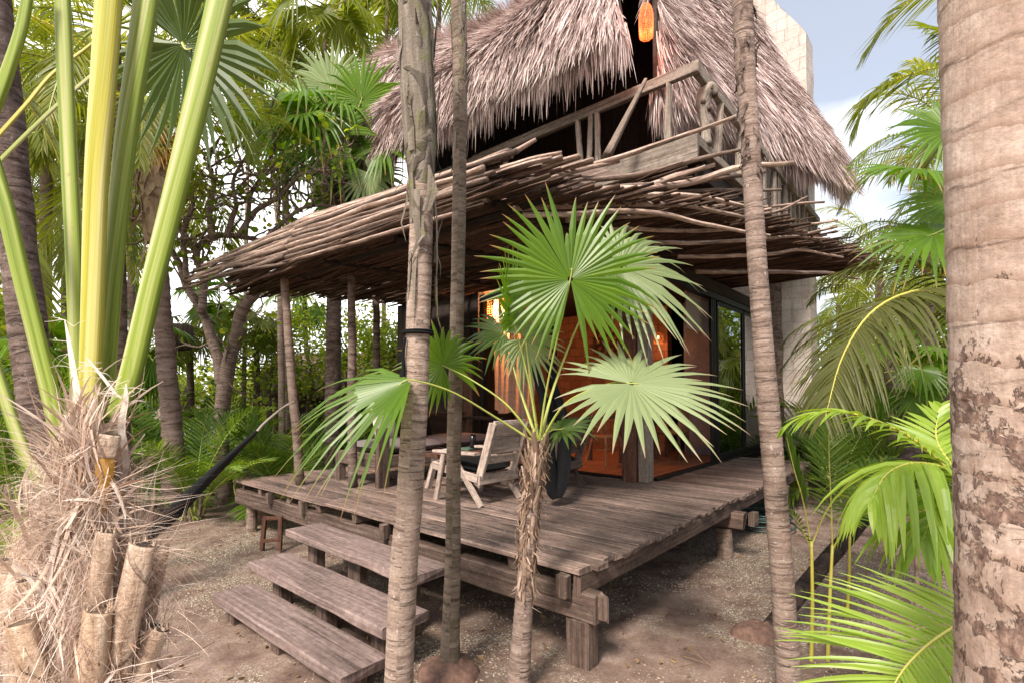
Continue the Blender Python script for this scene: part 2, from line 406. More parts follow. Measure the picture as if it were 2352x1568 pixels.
def m_bigbark():
    t = NT('big_tan_bark'); uv = t.uv(); sx = t.n('ShaderNodeSeparateXYZ'); t.l(uv, sx.inputs[0])
    n1 = t.noise(t.mapg(uv, (5, 7, 1)), 1, 9, .72, .3); fine = t.noise(t.mapg(uv, (70, 60, 1)), 1, 6, .75); vs = t.noise(t.mapg(uv, (7, 95, 1)), 1, 4, .65)
    col = t.ramp(n1, [(.3, (.28, .19, .145)), (.5, (.42, .31, .25)), (.68, (.57, .45, .38))])
    col = t.mix(.6, col, t.ramp(fine, [(.3, .5), (.7, 1.3)]), 'MULTIPLY'); col = t.mix(.35, col, t.ramp(vs, [(.35, .6), (.65, 1.15)]), 'MULTIPLY')
    wob = t.noise(t.mapg(uv, (2.2, 5, 1), (4, 4, 0)), 1, 5, .6); k = t.math('ADD', t.math('ADD', sx.outputs[0], t.math('MULTIPLY', sx.outputs[1], -.18)), t.math('MULTIPLY', wob, .10))
    fr = t.math('FRACT', t.math('DIVIDE', k, .085)); ringm = t.ramp(fr, [(0., 1.), (.10, .75), (.34, 0.), (1., 0.)])
    col = t.mix(t.math('MULTIPLY', ringm, .7), col, (.22, .14, .10)); blot = t.noise(t.mapg(uv, (16, 9, 1), (8, 2, 0)), 1, 7, .7); col = t.mix(t.math('MULTIPLY', t.ramp(blot, [(.52, 0.), (.68, 1.)]), .45), col, (.26, .17, .12))
    mr = t.n('ShaderNodeMapRange'); t.l(sx.outputs[0], mr.inputs[0]); mr.inputs[1].default_value = 1.9; mr.inputs[2].default_value = 2.35; mr.inputs[3].default_value = .055; mr.inputs[4].default_value = -.12
    pn = t.noise(t.mapg(uv, (8, 13, 1), (2, 9, 0)), 1, 9, .74, .5); pn2 = t.noise(t.mapg(uv, (22, 40, 1), (6, 1, 0)), 1, 6, .7)
    pf = t.ramp(t.math('ADD', t.math('ADD', pn, t.math('MULTIPLY', ringm, .07)), mr.outputs[0]), [(.575, 0.), (.60, 1.)])
    dk = t.ramp(pn2, [(.35, (.05, .028, .024)), (.5, (.17, .105, .082)), (.64, (.38, .27, .21))])
    col = t.mix(t.math('MULTIPLY', pf, .9), col, dk)
    h = t.math('ADD', t.math('ADD', t.math('MULTIPLY', fine, .5), t.math('MULTIPLY', n1, .8)), t.math('SUBTRACT', t.math('MULTIPLY', vs, .3), t.math('ADD', t.math('MULTIPLY', pf, .8), t.math('MULTIPLY', ringm, .5))))
    return t.fin(t.pbr(col, .92, t.bump(h, .006, 1.), .15))
def m_stalk(name, c1, c2, c3):
    """thick leaf stalk: long streaks of green, yellow and dry cream, with small blemishes"""
    t = NT(name); uv = t.uv()
    g = t.noise(t.mapg(uv, (.35, 26, 1)), 1, 4, .6); f = t.noise(t.mapg(uv, (1.2, 160, 1)), 1, 3, .6); b = t.noise(t.mapg(uv, (14, 30, 1)), 1, 5, .7)
    col = t.ramp(g, [(.32, c1), (.5, c2), (.66, c3)])
    col = t.mix(.45, col, t.ramp(f, [(.35, .6), (.65, 1.15)]), 'MULTIPLY')
    col = t.mix(t.math('MULTIPLY', t.ramp(b, [(.63, 0.), (.70, 1.)]), .6), col, (.33, .24, .12))
    p = t.pbr(col, .5, t.bump(t.math('ADD', f, g), .003, .5), .3); tr = t.n('ShaderNodeBsdfTranslucent'); t.l(col, tr.inputs[0]); m = t.n('ShaderNodeMixShader'); m.inputs[0].default_value = .12
    t.l(p, m.inputs[1]); t.l(tr.outputs[0], m.inputs[2]); return t.fin(m.outputs[0])
M = {}
M['soil'] = m_soil()
M['deck'] = m_wood('deck_boards', (.085, .054, .042), (.215, .152, .125), (.42, .32, .27), (1.3, 45), stain=.9, var=.45, stainc=(.045, .036, .034), bump=.8, fleck=.3)
M['beam'] = m_wood('beam_wood', (.055, .034, .027), (.14, .095, .075), (.27, .20, .165), (1.2, 30), stain=.65, var=.25, fleck=.15, bump=.8)
M['tread'] = m_wood('tread_wood', (.11, .078, .068), (.225, .162, .145), (.36, .28, .25), (1.0, 38), stain=.3, var=.12, fleck=.25, bump=.7)
M['rail'] = m_wood('rail_wood', (.14, .11, .085), (.30, .245, .20), (.45, .385, .33), (1.4, 34), stain=.45, var=.2, bump=.7)
M['chair'] = m_wood('chair_wood', (.24, .175, .14), (.42, .33, .28), (.58, .48, .42), (1.6, 40), stain=.3, var=.15, fleck=.1)
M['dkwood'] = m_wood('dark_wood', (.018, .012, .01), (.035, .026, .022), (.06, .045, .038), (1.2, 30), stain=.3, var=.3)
M['redwood'] = m_wood('red_wood', (.07, .03, .02), (.13, .06, .04), (.2, .10, .07), (1.2, 20), stain=.5, var=.2)
M['floor'] = m_wood('floor_wood', (.22, .07, .03), (.36, .13, .06), (.46, .18, .09), (1.2, 14), rough=.35, stain=.1, var=.25, spec=.4, bump=.1)
M['stick'] = m_wood('stick_wood', (.16, .10, .075), (.37, .265, .21), (.60, .47, .40), (3.5, 45), stain=.75, var=.62, stainc=(.06, .038, .03), bump=.9)
M['dkstick'] = m_wood('soffit_stick_wood', (.035, .018, .012), (.09, .052, .035), (.19, .12, .085), (3, 40), stain=.5, var=.5, bump=.9)  # darker copy of the stick wood, with the awning's shade put into its colour
M['pole'] = m_bark('pole_bark', (.15, .10, .08), (.26, .19, .15), (.36, .27, .22), (14, 3), .25)
M['bark1'] = m_bark('tan_palm_bark', (.27, .185, .145), (.44, .33, .265), (.60, .47, .40), (30, 2.2), .55, (.72, .66, .6), 1.0, .3, (.12, .08, .06), sscale=24)
M['bark2'] = m_bark('brown_palm_bark', (.12, .09, .065), (.22, .165, .125), (.33, .265, .21), (26, 4), .35, (.5, .46, .4), .8, .45, (.10, .095, .04))
M['bark4'] = m_bark('ringed_palm_bark', (.17, .115, .09), (.31, .225, .185), (.45, .35, .295), (34, 2.0), .45, (.66, .6, .55), 1., .45, (.09, .06, .05))
M['barkr'] = m_bark('big_tan_bark', (.30, .20, .15), (.50, .37, .28), (.66, .53, .43), (9, 5), .35, (.78, .68, .58), 1.1, .85, (.16, .09, .075), sscale=9, low=(1.75, 2.6), crk=.25)
M['barkd'] = m_bark('dark_rough_bark', (.09, .06, .05), (.18, .128, .105), (.32, .245, .21), (18, 5), .3, (.5, .45, .42), 1.2, .5, (.05, .035, .03), sscale=14)
M['barkm'] = m_bark('peeling_sheath', (.12, .095, .07), (.23, .19, .15), (.36, .31, .27), (2.2, 26), .0, bump=.9, patch=.7, patchc=(.16, .17, .06))
M['barkc'] = m_bark('coconut_bark', (.15, .10, .082), (.27, .19, .16), (.38, .29, .25), (13, 2), .2, bump=.8, patch=.3)
M['fibre'] = m_thatch('fibre', [(.42, .27, .18), (.62, .45, .34), (.76, .61, .50), (.84, .74, .66)])
M['husk'] = m_bark('leaf_base_husk', (.38, .25, .17), (.60, .44, .33), (.76, .60, .48), (5, 30), .75, (.22, .13, .09), bump=1.2, patch=.45, patchc=(.34, .22, .16), sscale=45)
M['thatch'] = m_thatch('thatch', [(.12, .075, .06), (.36, .25, .22), (.62, .48, .45), (.80, .67, .63), (.88, .79, .76)])
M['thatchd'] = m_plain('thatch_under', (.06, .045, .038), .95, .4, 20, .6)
M['leaf'] = m_leaf('fan_leaf', (.065, .145, .008), (.14, .25, .014), None, .42, .38, .5, (1.4, 1.5, .4), tips=(.36, .22, .08))
M['leafs'] = m_leaf('silvery_fan_leaf', (.20, .27, .10), (.31, .38, .18), None, .40, .4, .5, (1.1, 1.3, .7), tips=(.4, .32, .2))
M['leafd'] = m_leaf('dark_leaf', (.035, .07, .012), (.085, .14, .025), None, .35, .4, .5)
M['coco'] = m_leaf('coconut_leaf', (.10, .15, .018), (.22, .27, .03), (.40, .38, .07), .55, .4, .5)
M['areca'] = m_leaf('areca_leaf', (.06, .13, .016), (.15, .26, .03), (.28, .33, .04), .45, .38, .5)
M['lime'] = m_leaf('lime_leaf', (.20, .36, .03), (.36, .5, .07), None, .5, .38, .5, (1.2, 1.15, .4))
M['broad'] = m_leaf('broad_leaf', (.10, .18, .02), (.22, .31, .03), (.42, .44, .06), .6, .45, .4)
M['far'] = m_leaf('far_leaf', (.12, .17, .03), (.24, .29, .05), (.42, .42, .10), .5, .6, .3)
M['dry'] = m_leaf('dry_leaf', (.2, .12, .06), (.38, .26, .14), None, .3, .7, .2, (1, .9, .7))
M['stem'] = m_leaf('stem_green', (.30, .38, .06), (.44, .48, .12), None, .15, .4, .4)
M['stemy'] = m_leaf('stem_yellow', (.50, .44, .06), (.60, .54, .13), None, .15, .4, .4)
M['black'] = m_plain('black_cloth', (.008, .008, .009), .85, .2, 30, .2, .15)
M['frame'] = m_plain('black_frame', (.008, .008, .009), .5, .1, 10, .02, .2)
M['char'] = m_bark('charred_bark', (.02, .014, .012), (.05, .035, .03), (.10, .075, .06), (10, 6), .1, bump=1.)
M['olive'] = m_leaf('olive_leaf', (.05, .065, .015), (.12, .13, .035), None, .45, .5, .4)
M['cush'] = m_plain('grey_cushion', (.17, .145, .145), .95, .08, 60, .2, .1)
M['pil'] = m_plain('cream_pillow', (.62, .56, .5), .95, .12, 30, .2, .1)
M['paper'] = m_plain('paper', (.6, .58, .55), .8, .1, 20, .05)
M['curtain'] = m_leaf('sheer_curtain', (.80, .66, .56), (.84, .7, .6), None, .6, .9, .1, (1, .85, .7))
M['blind'] = m_plain('roller_blind', (.30, .25, .215), .9, .06, 40, .1, .1)
M['tower'] = m_stone('pale_stone', (.62, .55, .50), (.55, .47, .42), mortar=(.42, .35, .3), stain=(.36, .26, .20), st=.6)
M['brick'] = m_stone('warm_block_wall', (.36, .17, .10), (.26, .12, .07), (.3, .18), (.10, .05, .03), (.3, .14, .08), .3)
M['plaster'] = m_plain('plum_plaster', (.22, .19, .22), .85, .2, 6, .3)
M['slate'] = m_wood('blue_grey_board', (.07, .075, .09), (.12, .13, .155), (.18, .19, .22), (1.2, 20), stain=.3, var=.3)
M['bigbark'] = m_bigbark()
M['fibreb'] = m_thatch('brown_fibre', [(.16, .10, .07), (.30, .20, .14), (.44, .31, .23), (.60, .46, .36)])
M['stalk'] = m_stalk('green_stalk', (.08, .14, .015), (.28, .36, .05), (.56, .54, .28))
M['stalky'] = m_stalk('yellow_stalk', (.20, .26, .02), (.48, .43, .05), (.62, .57, .22))
M['fibrep'] = m_thatch('pink_fibre', [(.30, .18, .12), (.52, .36, .27), (.72, .54, .43), (.85, .70, .60), (.9, .8, .72)])
M['speck'] = m_bark('speckled_husk', (.42, .27, .17), (.62, .44, .31), (.76, .60, .46), (4, 40), .9, (.12, .07, .05), bump=1., patch=.35, patchc=(.26, .17, .14), sscale=38, crk=.2)
M['rope'] = m_plain('pale_rope', (.36, .31, .26), .9, .2, 60, .4)
M['canvas'] = m_wood('woven_canvas', (.14, .10, .08), (.24, .18, .145), (.32, .25, .21), (4, 90), stain=.1, var=.2)
M['glass'] = m_glass('door_glass')
M['wicker'] = m_wood('wicker', (.2, .09, .04), (.34, .16, .08), (.45, .24, .12), (8, 50), stain=.2, var=.4)
M['orange'] = m_leaf('orange_stalk', (.5, .24, .04), (.6, .34, .07), None, .15, .5, .3)
M['pebble'] = m_plain('pebble', (.38, .31, .235), .9, .35, 40, .3)
M['pebd'] = m_plain('dark_pebble', (.2, .15, .12), .9, .35, 40, .3)
M['rock'] = m_plain('root_mound', (.15, .088, .066), .95, .4, 25, .9)
M['bulb'] = m_emit('lamp_bulb', (1., .50, .16), 9)
M['glow'] = m_emit('lamp_paper_glow', (1., .10, .03), 1.3, (.5, .12, .05))
M['hose'] = m_plain('hose', (.02, .05, .045), .5, .2, 20, .1, .4)
M['cup'] = m_plain('dark_glass', (.01, .008, .01), .15, .1, 10, 0, .6)
M['green'] = m_plain('green_cover', (.10, .16, .12), .6, .2, 20, .05)
# ---------------------------------------------------------------- ground
BUMPS = []
def gh(x, y):
    q = V((x*.5, y*.5, 3.1)); h = noise.noise(q)*.05+noise.noise(q*4)*.014
    d = math.hypot(x-1, y-5)
    if d < 9:
        h += noise.noise(V((x*9, y*9, 0)))*.006+max(0, noise.noise(V((x*2.6, y*2.6, 9))))*-.02
        for bx_, by_, r_, k_ in BUMPS:
            e = ((x-bx_)**2+(y-by_)**2)/(r_*r_)
            if e < 5: h += k_*math.exp(-e)
    return (h-.03)+(max(0, d-12)**1.0)*.004
for u_, v_, r_, k_ in ((908, 1625, .2, .05), (1822, 1625, .2, .04), (1190, 1592, .22, .05), (1320, 1545, .2, .035), (1590, 1352, .22, .035), (570, 1262, .2, .03), (1752, 1232, .2, .03), (400, 1190, .5, .08), (735, 1390, .25, .02)):
    p_ = gz(u_, v_, 0); BUMPS.append((p_.x, p_.y, r_, k_))
def ground():
    vs = []; fs = []; uv = []; n = 150
    far = [9.3*1.22**k for k in range(19)]
    axx = [-q for q in reversed(far)]+[-9+.075*k for k in range(241)]+far
    axy = [2-q for q in reversed(far)]+[2.3-4.4+.075*k for k in range(200)]+[12.95+q-9.1 for q in far]
    nx, ny = len(axx), len(axy)
    for y in axy:
        for x in axx: vs.append(V((x, y, gh(x, y)))); uv.append((x, y))
    for j in range(ny-1):
        for i in range(nx-1): fs.append((j*nx+i, j*nx+i+1, (j+1)*nx+i+1, (j+1)*nx+i))
    mb = MB(); mb.add(vs, fs, uv, .5); o = mb.build('ground', M['soil'], smooth=True); tag(o, kind='structure')
ground()
def pebbles():
    mb = MB(); t = 0
    for _ in range(42000):
        y = R.uniform(2.9, 9) if R.random() < .75 else R.uniform(2.9, 5); x = R.uniform(-1.0, 1.05)*y
        m = noise.noise(V((x*.9, y*.9, 7)))*.8+noise.noise(V((x*3, y*3, 1)))*.4
        if m < R.uniform(-.15, .35): continue
        s = R.uniform(.0025, .0068)*(1+y*.06); z = gh(x, y)+s*.4
        a = R.uniform(0, 6.28); c = V((x, y, z)); dx = V((math.cos(a), math.sin(a), R.uniform(-.3, .3)))*s*R.uniform(1, 1.8); dy = V((-math.sin(a), math.cos(a), 0))*s; dz = V((0, 0, s*.7))
        vs = [c+dx, c+dy, c-dx, c-dy, c+dz, c-dz]
        mb.add(vs, [(0, 1, 4), (1, 2, 4), (2, 3, 4), (3, 0, 4), (1, 0, 5), (2, 1, 5), (3, 2, 5), (0, 3, 5)], [(0, 0)]*6, R.random(), 0 if R.random() < .8 else 1)
    o = mb.build('gravel', [M['pebble'], M['pebd']]); tag(o, 'loose pale gravel and shell chips scattered over the sandy soil', 'gravel', kind='stuff')
    mb = MB()
    for _ in range(1500):
        y = R.uniform(3, 11); x = R.uniform(-1, 1.05)*y; z = gh(x, y)+.012
        a = R.uniform(0, 6.28); d = V((math.cos(a), math.sin(a), R.uniform(-.05, .1)))
        if R.random() < .45:
            p = V((x, y, z)); tube(mb, wobble(p, p+d*R.uniform(.05, .3), 5, .02), [.002, .001], 3, cap=False)
        else: leaf(mb, V((x, y, z+.005)), R.uniform(.02, .06), 0)
    o = mb.build('leaf_litter', [M['dry']]); tag(o, 'dry twigs and curled dead leaves lying on the soil', 'leaf litter', kind='stuff')
pebbles()

# ---------------------------------------------------------------- deck
deck = thing('wooden_deck', B(0, 0, 0), 'raised deck of weathered grey planks on timber posts around the thatched house', 'deck')
def deckz(a, b): return DZ
mb = MB(); a = -.02; i = 0; TK = .035
while a < 7.0:
    w = R.choice([.11, .125, .14, .14, .16])
    if a < .03: w = .15
    bmax = 5.42+R.uniform(-.03, .03); b0 = R.uniform(-.035, .02)
    if a > 3.55: bmax = 1.22
    cuts = [b0]
    x = b0
    while bmax-x > 2.6:
        x += R.uniform(1.3, 2.4); cuts.append(x)
    cuts.append(bmax)
    for c0, c1 in zip(cuts, cuts[1:]):
        z = DZ-TK/2+R.uniform(-.004, .004)
        timber(mb, B(a+w/2, c0+.002, z), B(a+w/2+R.uniform(-.003, .003), c1-.002, z+R.uniform(-.003, .003)), w-.007, TK, seg=max(3, int((c1-c0)*5)), amp=.0045, bev=.004)
    a += w; i += 1
for a_ in [x*.14+.03 for x in range(40)]:
    for b_ in (.05, .75, 1.0, 1.75, 2.5, 3.3, 4.1, 4.9, 5.35):
        if a_ > 3.5 and b_ > 1.2: continue
        p = B(a_+R.uniform(-.01, .01), b_+R.uniform(-.01, .01), DZ+.003)
        tube(mb, [p, p+UP*.0015], [.0042, .0042], 6, mi=1)
mb.build('decking', [M['deck'], M['dkwood']], deck)
for b_ in (.0, .62, 1.25, 1.95, 2.65, 3.35, 4.05, 4.75, 5.33):     # joists run away from the front edge
    m = MB(); top = DZ-TK-.004
    if b_ == 0: timber(m, B(.0, .05, top-.07), B(7.0, .05, top-.07), .055, .14, seg=20, amp=.006)
    else: timber(m, B(-.0+R.uniform(-.0, .05), b_, top-.045), B(3.5, b_, top-.045), .075, .09, seg=10, amp=.007)
    m.build('joist', M['beam'], deck)
for a_, b0, b1 in ((.06, -.2, 5.48), (3.0, -.10, 5.4), (5.1, -.06, 1.2)):
    m = MB(); zt = DZ-TK-.100
    if a_ < .1:
        timber(m, B(a_, -.08, zt-.1), B(a_, 2.2, zt-.1), .12, .19, seg=12, amp=.009, bev=.012)
        timber(m, B(a_+.01, 2.204, zt-.09), B(a_, 3.55, zt-.09), .12, .175, seg=8, amp=.009, bev=.012)
        timber(m, B(a_, 3.554, zt-.09), B(a_, 5.47, zt-.085), .13, .19, seg=10, amp=.009, bev=.012)
    else: timber(m, B(a_, b0, zt-.09), B(a_, b1, zt-.09), .12, .18, seg=10, amp=.009, bev=.012)
    m.build('beam', M['beam'], deck)
def ground_post(a_, b_, sq, w, top=.31, name='post'):
    m = MB(); p = B(a_, b_, 0); z0 = gh(p.x, p.y)-.08
    if sq: timber(m, B(a_, b_, z0), B(a_, b_, top), w, w*.75, up=D1, seg=6, amp=.008, bev=.012)
    else: tube(m, wobble(B(a_, b_, z0), B(a_, b_, top), 8, .008), [w*.55, w*.48], 14, rfun=lambda L, t: 1+.05*noise.noise(V((L*4, math.cos(t)*2, math.sin(t)*2))))
    m.build(name, M['beam'] if sq else M['pole'], deck)
ground_post(.07, .06, True, .175, .308)
ground_post(.1, 5.2, False, .13, .31); ground_post(.12, 2.9, False, .13, .31)
ground_post(3.0, .12, False, .17, .31); ground_post(5.1, .12, False, .17, .31); ground_post(6.8, .1, False, .16, .44)
ground_post(3.0, 2.6, False, .15, .31); ground_post(3.0, 5.2, False, .15, .31)
m = MB(); timber(m, B(2.92, -.19, .46), B(3.08, -.19, .45), .06, .14, seg=3); m.build('beam_end', M['beam'], deck)
m = MB(); timber(m, B(-.055, .12, DZ-TK-.005), B(-.055, .12, .46), .09, .06, up=D1, seg=4, amp=.006, bev=.01); m.build('corner_block', M['beam'], deck); m = MB(); timber(m, B(.06, -.105, .49), B(.06, -.105, .33), .07, .045, up=D1, seg=4, amp=.01, bev=.012); m.build('corner_block', M['beam'], deck)
for b_ in (1.2, 2.1, 3.6, 4.4):
    m = MB(); timber(m, B(-.02, b_, DZ-TK-.005), B(-.02, b_, .47), .07, .09, up=D1, seg=4, amp=.008, bev=.01); m.build('hanger_block', M['beam'], deck)

# stairs
st = thing('wooden_stairs', B(-.7, 1.9, 0), 'three broad plank steps on stub posts leading up to the deck', 'stairs')
for (p0, p1, w, z, t) in ((B(-.33, 1.09), B(-.30, 3.04), .37, .48, .065), (B(-.72, .88), B(-.72, 2.84), .37, .32, .07), (B(-1.04, .85), B(-1.05, 2.76), .33, .16, .075)):
    m = MB(); timber(m, p0+UP*(z-t/2), p1+UP*(z-t/2), w, t, seg=22, amp=.007, bev=.009, ragged=2.2 if z < .2 else .6)
    m.build('tread', M['tread'], st)
    if z > .2:
        for q in (.13, .5, .87):
            m = MB(); c = p0.lerp(p1, q); timber(m, V((c.x, c.y, -.06)), V((c.x, c.y, z-t-.004)), .15, .11, up=D1, seg=5, amp=.012, bev=.015)
            m.build('support_post', M['beam'], st)
for q in (.1, .5, .9): m = MB(); c = B(-1.04, .85).lerp(B(-1.05, 2.76), q); timber(m, V((c.x, c.y, -.05)), V((c.x, c.y, .082)), .12, .2, up=D1, seg=3, amp=.01); m.build('footing', M['beam'], st)
# red-brown stool frame tucked under the deck's left end
p = gz(622, 1262, 0); stl = thing('stool_frame', p, 'reddish brown wooden frame leaning under the left end of the deck', 'stool')
for dx in (-.1, .1):
    m = MB(); timber(m, p+V((dx, 0, 0)), p+V((dx*.9, .04, .37)), .045, .045, up=V((0, 1, 0)), seg=4); m.build('leg', M['redwood'], stl)
m = MB(); timber(m, p+V((-.1, 0, .1)), p+V((.1, 0, .12)), .03, .04, seg=2); timber(m, p+V((-.1, .04, .35)), p+V((.1, .04, .35)), .04, .04, seg=2); m.build('rung', M['redwood'], stl)

# ---------------------------------------------------------------- house
hs = thing('thatched_house', B(3.4, 1.2, 0), 'two storey wooden house with shaggy palm thatch roof, balcony and black framed doors', 'house')
FZ = DZ+.015; HA = 3.42; HB = 1.18; CZ = 3.50
m = MB(); bbox_(m, HA+.07, 8.6, HB+.06, 6.4, FZ-.14, FZ, .5)
m.f.clear(); m.uv.clear(); m.r.clear(); m.m.clear(); m.v.clear()
b = HB+.06
while b < 6.4:
    w = .11; x = HA+.07
    while x < 8.6:
        l = min(R.uniform(.7, 1.6), 8.6-x+.001); timber(m, B(x+.001, b+w/2, FZ-.01), B(x+l-.001, b+w/2, FZ-.01), w-.002, .02, seg=1, amp=0, bev=.001); x += l
    b += w
m.build('floor', M['floor'], hs)
m = MB(); bbox_(m, HA+.06, 8.7, HB+.05, 6.5, .5, FZ-.025, .5); m.build('floor_slab', M['dkwood'], hs)
m = MB(); bbox_(m, HA+.1, 8.6, HB+.1, 6.4, CZ+.02, CZ+.12, .5); m.build('ceiling', M['dkwood'], hs)
m = MB(); bbox_(m, 6.85, 7.05, 2.45, 6.4, FZ, CZ+.02, .5); m.build('wall', M['brick'], hs, label='orange lit wall of rough blocks inside the room')
m = MB(); bbox_(m, 6.8, 6.95, HB+.35, 2.1, FZ, CZ+.02, .5); m.build('wall', M['plaster'], hs, label='plum grey plastered wall panel inside the room')
m = MB(); bbox_(m, 8.55, 8.7, HB, 6.4, FZ, CZ+.02, .5); m.build('wall', M['dkwood'], hs)
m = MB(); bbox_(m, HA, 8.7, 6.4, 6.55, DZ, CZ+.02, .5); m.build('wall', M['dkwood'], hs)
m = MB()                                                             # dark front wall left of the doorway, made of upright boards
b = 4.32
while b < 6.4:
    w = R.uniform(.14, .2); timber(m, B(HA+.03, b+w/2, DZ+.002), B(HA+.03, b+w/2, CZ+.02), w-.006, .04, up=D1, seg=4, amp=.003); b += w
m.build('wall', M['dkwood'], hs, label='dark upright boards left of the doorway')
m = MB(); timber(m, B(HA-.01, 4.62, DZ+.35), B(HA-.01, 4.62, 2.35), .42, .05, up=D1, seg=4, amp=.004); m.build('shutter', M['redwood'], hs)
# frames
def fr(parent, pts, w, t, up, name='door_frame', mat='frame'):
    m = MB()
    for p0, p1 in pts: timber(m, p0, p1, w, t, up=up, seg=1, amp=0, bev=.003)
    return m.build(name, M[mat], parent)
for b_ in (1.5, 2.72, 4.17):
    fr(hs, [(B(HA, b_, FZ-.01), B(HA, b_, CZ-.1))], .10 if b_ < 2 else .06, .1, D1)
fr(hs, [(B(HA-.01, HB+.2, FZ), B(HA-.01, 4.2, FZ))], .12, .03, UP, 'door_sill')
fr(hs, [(B(HA-.01, HB+.2, CZ-.12), B(HA-.01, 4.2, CZ-.12))], .12, .1, UP, 'door_head')
fr(hs, [(B(HA+.1, HB, FZ), B(8.75, HB, FZ))], .12, .03, UP, 'door_sill')
fr(hs, [(B(HA+.1, HB, CZ-.12), B(8.75, HB, CZ-.12))], .12, .1, UP, 'door_head')
for a_ in (5.62, 5.70, 5.78):                                        # folded glass leaves
    fr(hs, [(B(a_, HB-.015, FZ+.02), B(a_, HB-.015, CZ-.17))], .055, .04, D2, 'door_leaf')
for a0, a1 in ((5.90, 7.3), (7.34, 8.7)):
    d = fr(hs, [(B(a0+.03, HB, FZ+.03), B(a0+.03, HB, CZ-.18)), (B(a1-.03, HB, FZ+.03), B(a1-.03, HB, CZ-.18))], .06, .05, D2, 'glass_door')
    m = MB(); timber(m, B(a0+.06, HB, FZ+.07), B(a1-.06, HB, FZ+.07), .05, .1, seg=1, amp=0, bev=.003); m.build('rail', M['frame'], d); m = MB(); timber(m, B(a0+.06, HB, CZ-.2), B(a1-.06, HB, CZ-.2), .05, .06, seg=1, amp=0, bev=.003); m.build('rail', M['frame'], d)
    m = MB(); bbox_(m, a0+.055, a1-.055, HB-.006, HB+.006, FZ+.11, CZ-.22, .5); m.build('pane', M['glass'], d)
# corner posts
m = MB(); timber(m, B(3.32, 1.40, DZ+.002), B(3.32, 1.40, CZ+.1), .21, .15, up=D1, seg=12, amp=.012, bev=.012); m.build('corner_post', M['redwood'], hs)
m = MB(); timber(m, B(3.36, 1.215, DZ+.002), B(3.36, 1.215, CZ+.1), .13, .19, up=D1, seg=12, amp=.012, bev=.012); m.build('corner_post', M['rail'], hs)
m = MB(); timber(m, B(8.8, 1.25, DZ), B(8.8, 1.25, CZ+.1), .14, .14, up=D1, seg=6); m.build('corner_post', M['rail'], hs)
m = MB(); timber(m, B(HA-.05, 1.0, CZ+.12), B(HA-.05, 6.4, CZ+.12), .14, .2, seg=10); timber(m, B(HA+.05, HB-.02, CZ+.02), B(8.9, HB-.02, CZ+.02), .14, .18, seg=10); m.build('lintel', M['dkwood'], hs)
# upper storey
BZ = 4.78
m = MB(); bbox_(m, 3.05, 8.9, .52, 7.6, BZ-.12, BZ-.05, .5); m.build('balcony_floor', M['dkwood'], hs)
m = MB()
timber(m, B(3.0, .36, BZ-.16), B(3.0, 5.0, BZ-.16), .11, .32, seg=16, amp=.008, bev=.01); timber(m, B(3.0, 5.004, BZ-.16), B(3.0, 7.6, BZ-.16), .11, .32, seg=10, amp=.008, bev=.01)
m.build('balcony_beam', M['rail'], hs)
m = MB(); timber(m, B(3.07, .42, BZ-.06), B(10.0, .42, BZ-.06), .10, .12, seg=20, amp=.006); m.build('balcony_beam', M['rail'], hs)
m = MB(); timber(m, B(3.4, .5, BZ-.3), B(10.0, .5, BZ-.3), .12, .2, seg=14, amp=.006); m.build('balcony_beam', M['dkwood'], hs)
m = MB(); b = 1.7
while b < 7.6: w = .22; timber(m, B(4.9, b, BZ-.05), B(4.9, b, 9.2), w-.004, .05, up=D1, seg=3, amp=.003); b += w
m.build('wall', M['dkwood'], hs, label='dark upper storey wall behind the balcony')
m = MB(); z = BZ-.04
while z < 8: timber(m, B(4.92, 1.55, z+.09), B(9.2, 1.55, z+.09), .04, .175, seg=4, amp=.004); z += .18
m.build('wall', M['slate'], hs, label='blue grey boards of the upper storey side wall')
m = MB()
for b_ in (6.2, 6.55, 7.3): timber(m, B(2.95, b_, CZ+.5), B(2.95, b_, 7.2), .14, .14, up=D1, seg=6, amp=.01)
m.build('upper_post', M['beam'], hs)
rl = MB(); timber(rl, B(3.0, .34, BZ+.76), B(3.0, 4.0, BZ+.76), .075, .13, seg=14, amp=.006, bev=.008); timber(rl, B(3.01, 4.004, BZ+.755), B(3.01, 7.5, BZ+.755), .07, .12, seg=14, amp=.006, bev=.008)
rail = rl.build('balcony_railing', M['rail'], hs)
m = MB(); timber(m, B(3.05, .39, BZ+.76), B(10.0, .37, BZ+.76), .08, .13, seg=24, amp=.006, bev=.008); m.build('handrail', M['rail'], rail)
def pole(p0, p1, r, amp=.02, mat='rail', parent=rail, name='baluster'):
    m = MB(); stick(m, p0, p1, r, r*.9, amp, 8, 8); return m.build(name, M[mat], parent)
for b_, lean in ((.72, .0), (1.95, .05), (1.82, -.03), (1.68, .02), (3.3, 0), (4.4, 0), (5.5, 0)):
    pole(B(3.0, b_, BZ-.01), B(3.0, b_+lean, BZ+.70), .042)
for a_ in [3.75, 4.6, 5.5, 6.4, 7.2, 7.9, 8.6, 9.3, 9.9]:
    pole(B(a_, .40, BZ-.01), B(a_+R.uniform(-.1, .1), .40, BZ+.69), .05)
    if a_ > 5: m = MB(); timber(m, B(a_+.4, .40, BZ), B(a_+.4, .40, BZ+.69), .12, .03, up=D2, seg=2); m.build('baluster', M['rail'], rail)
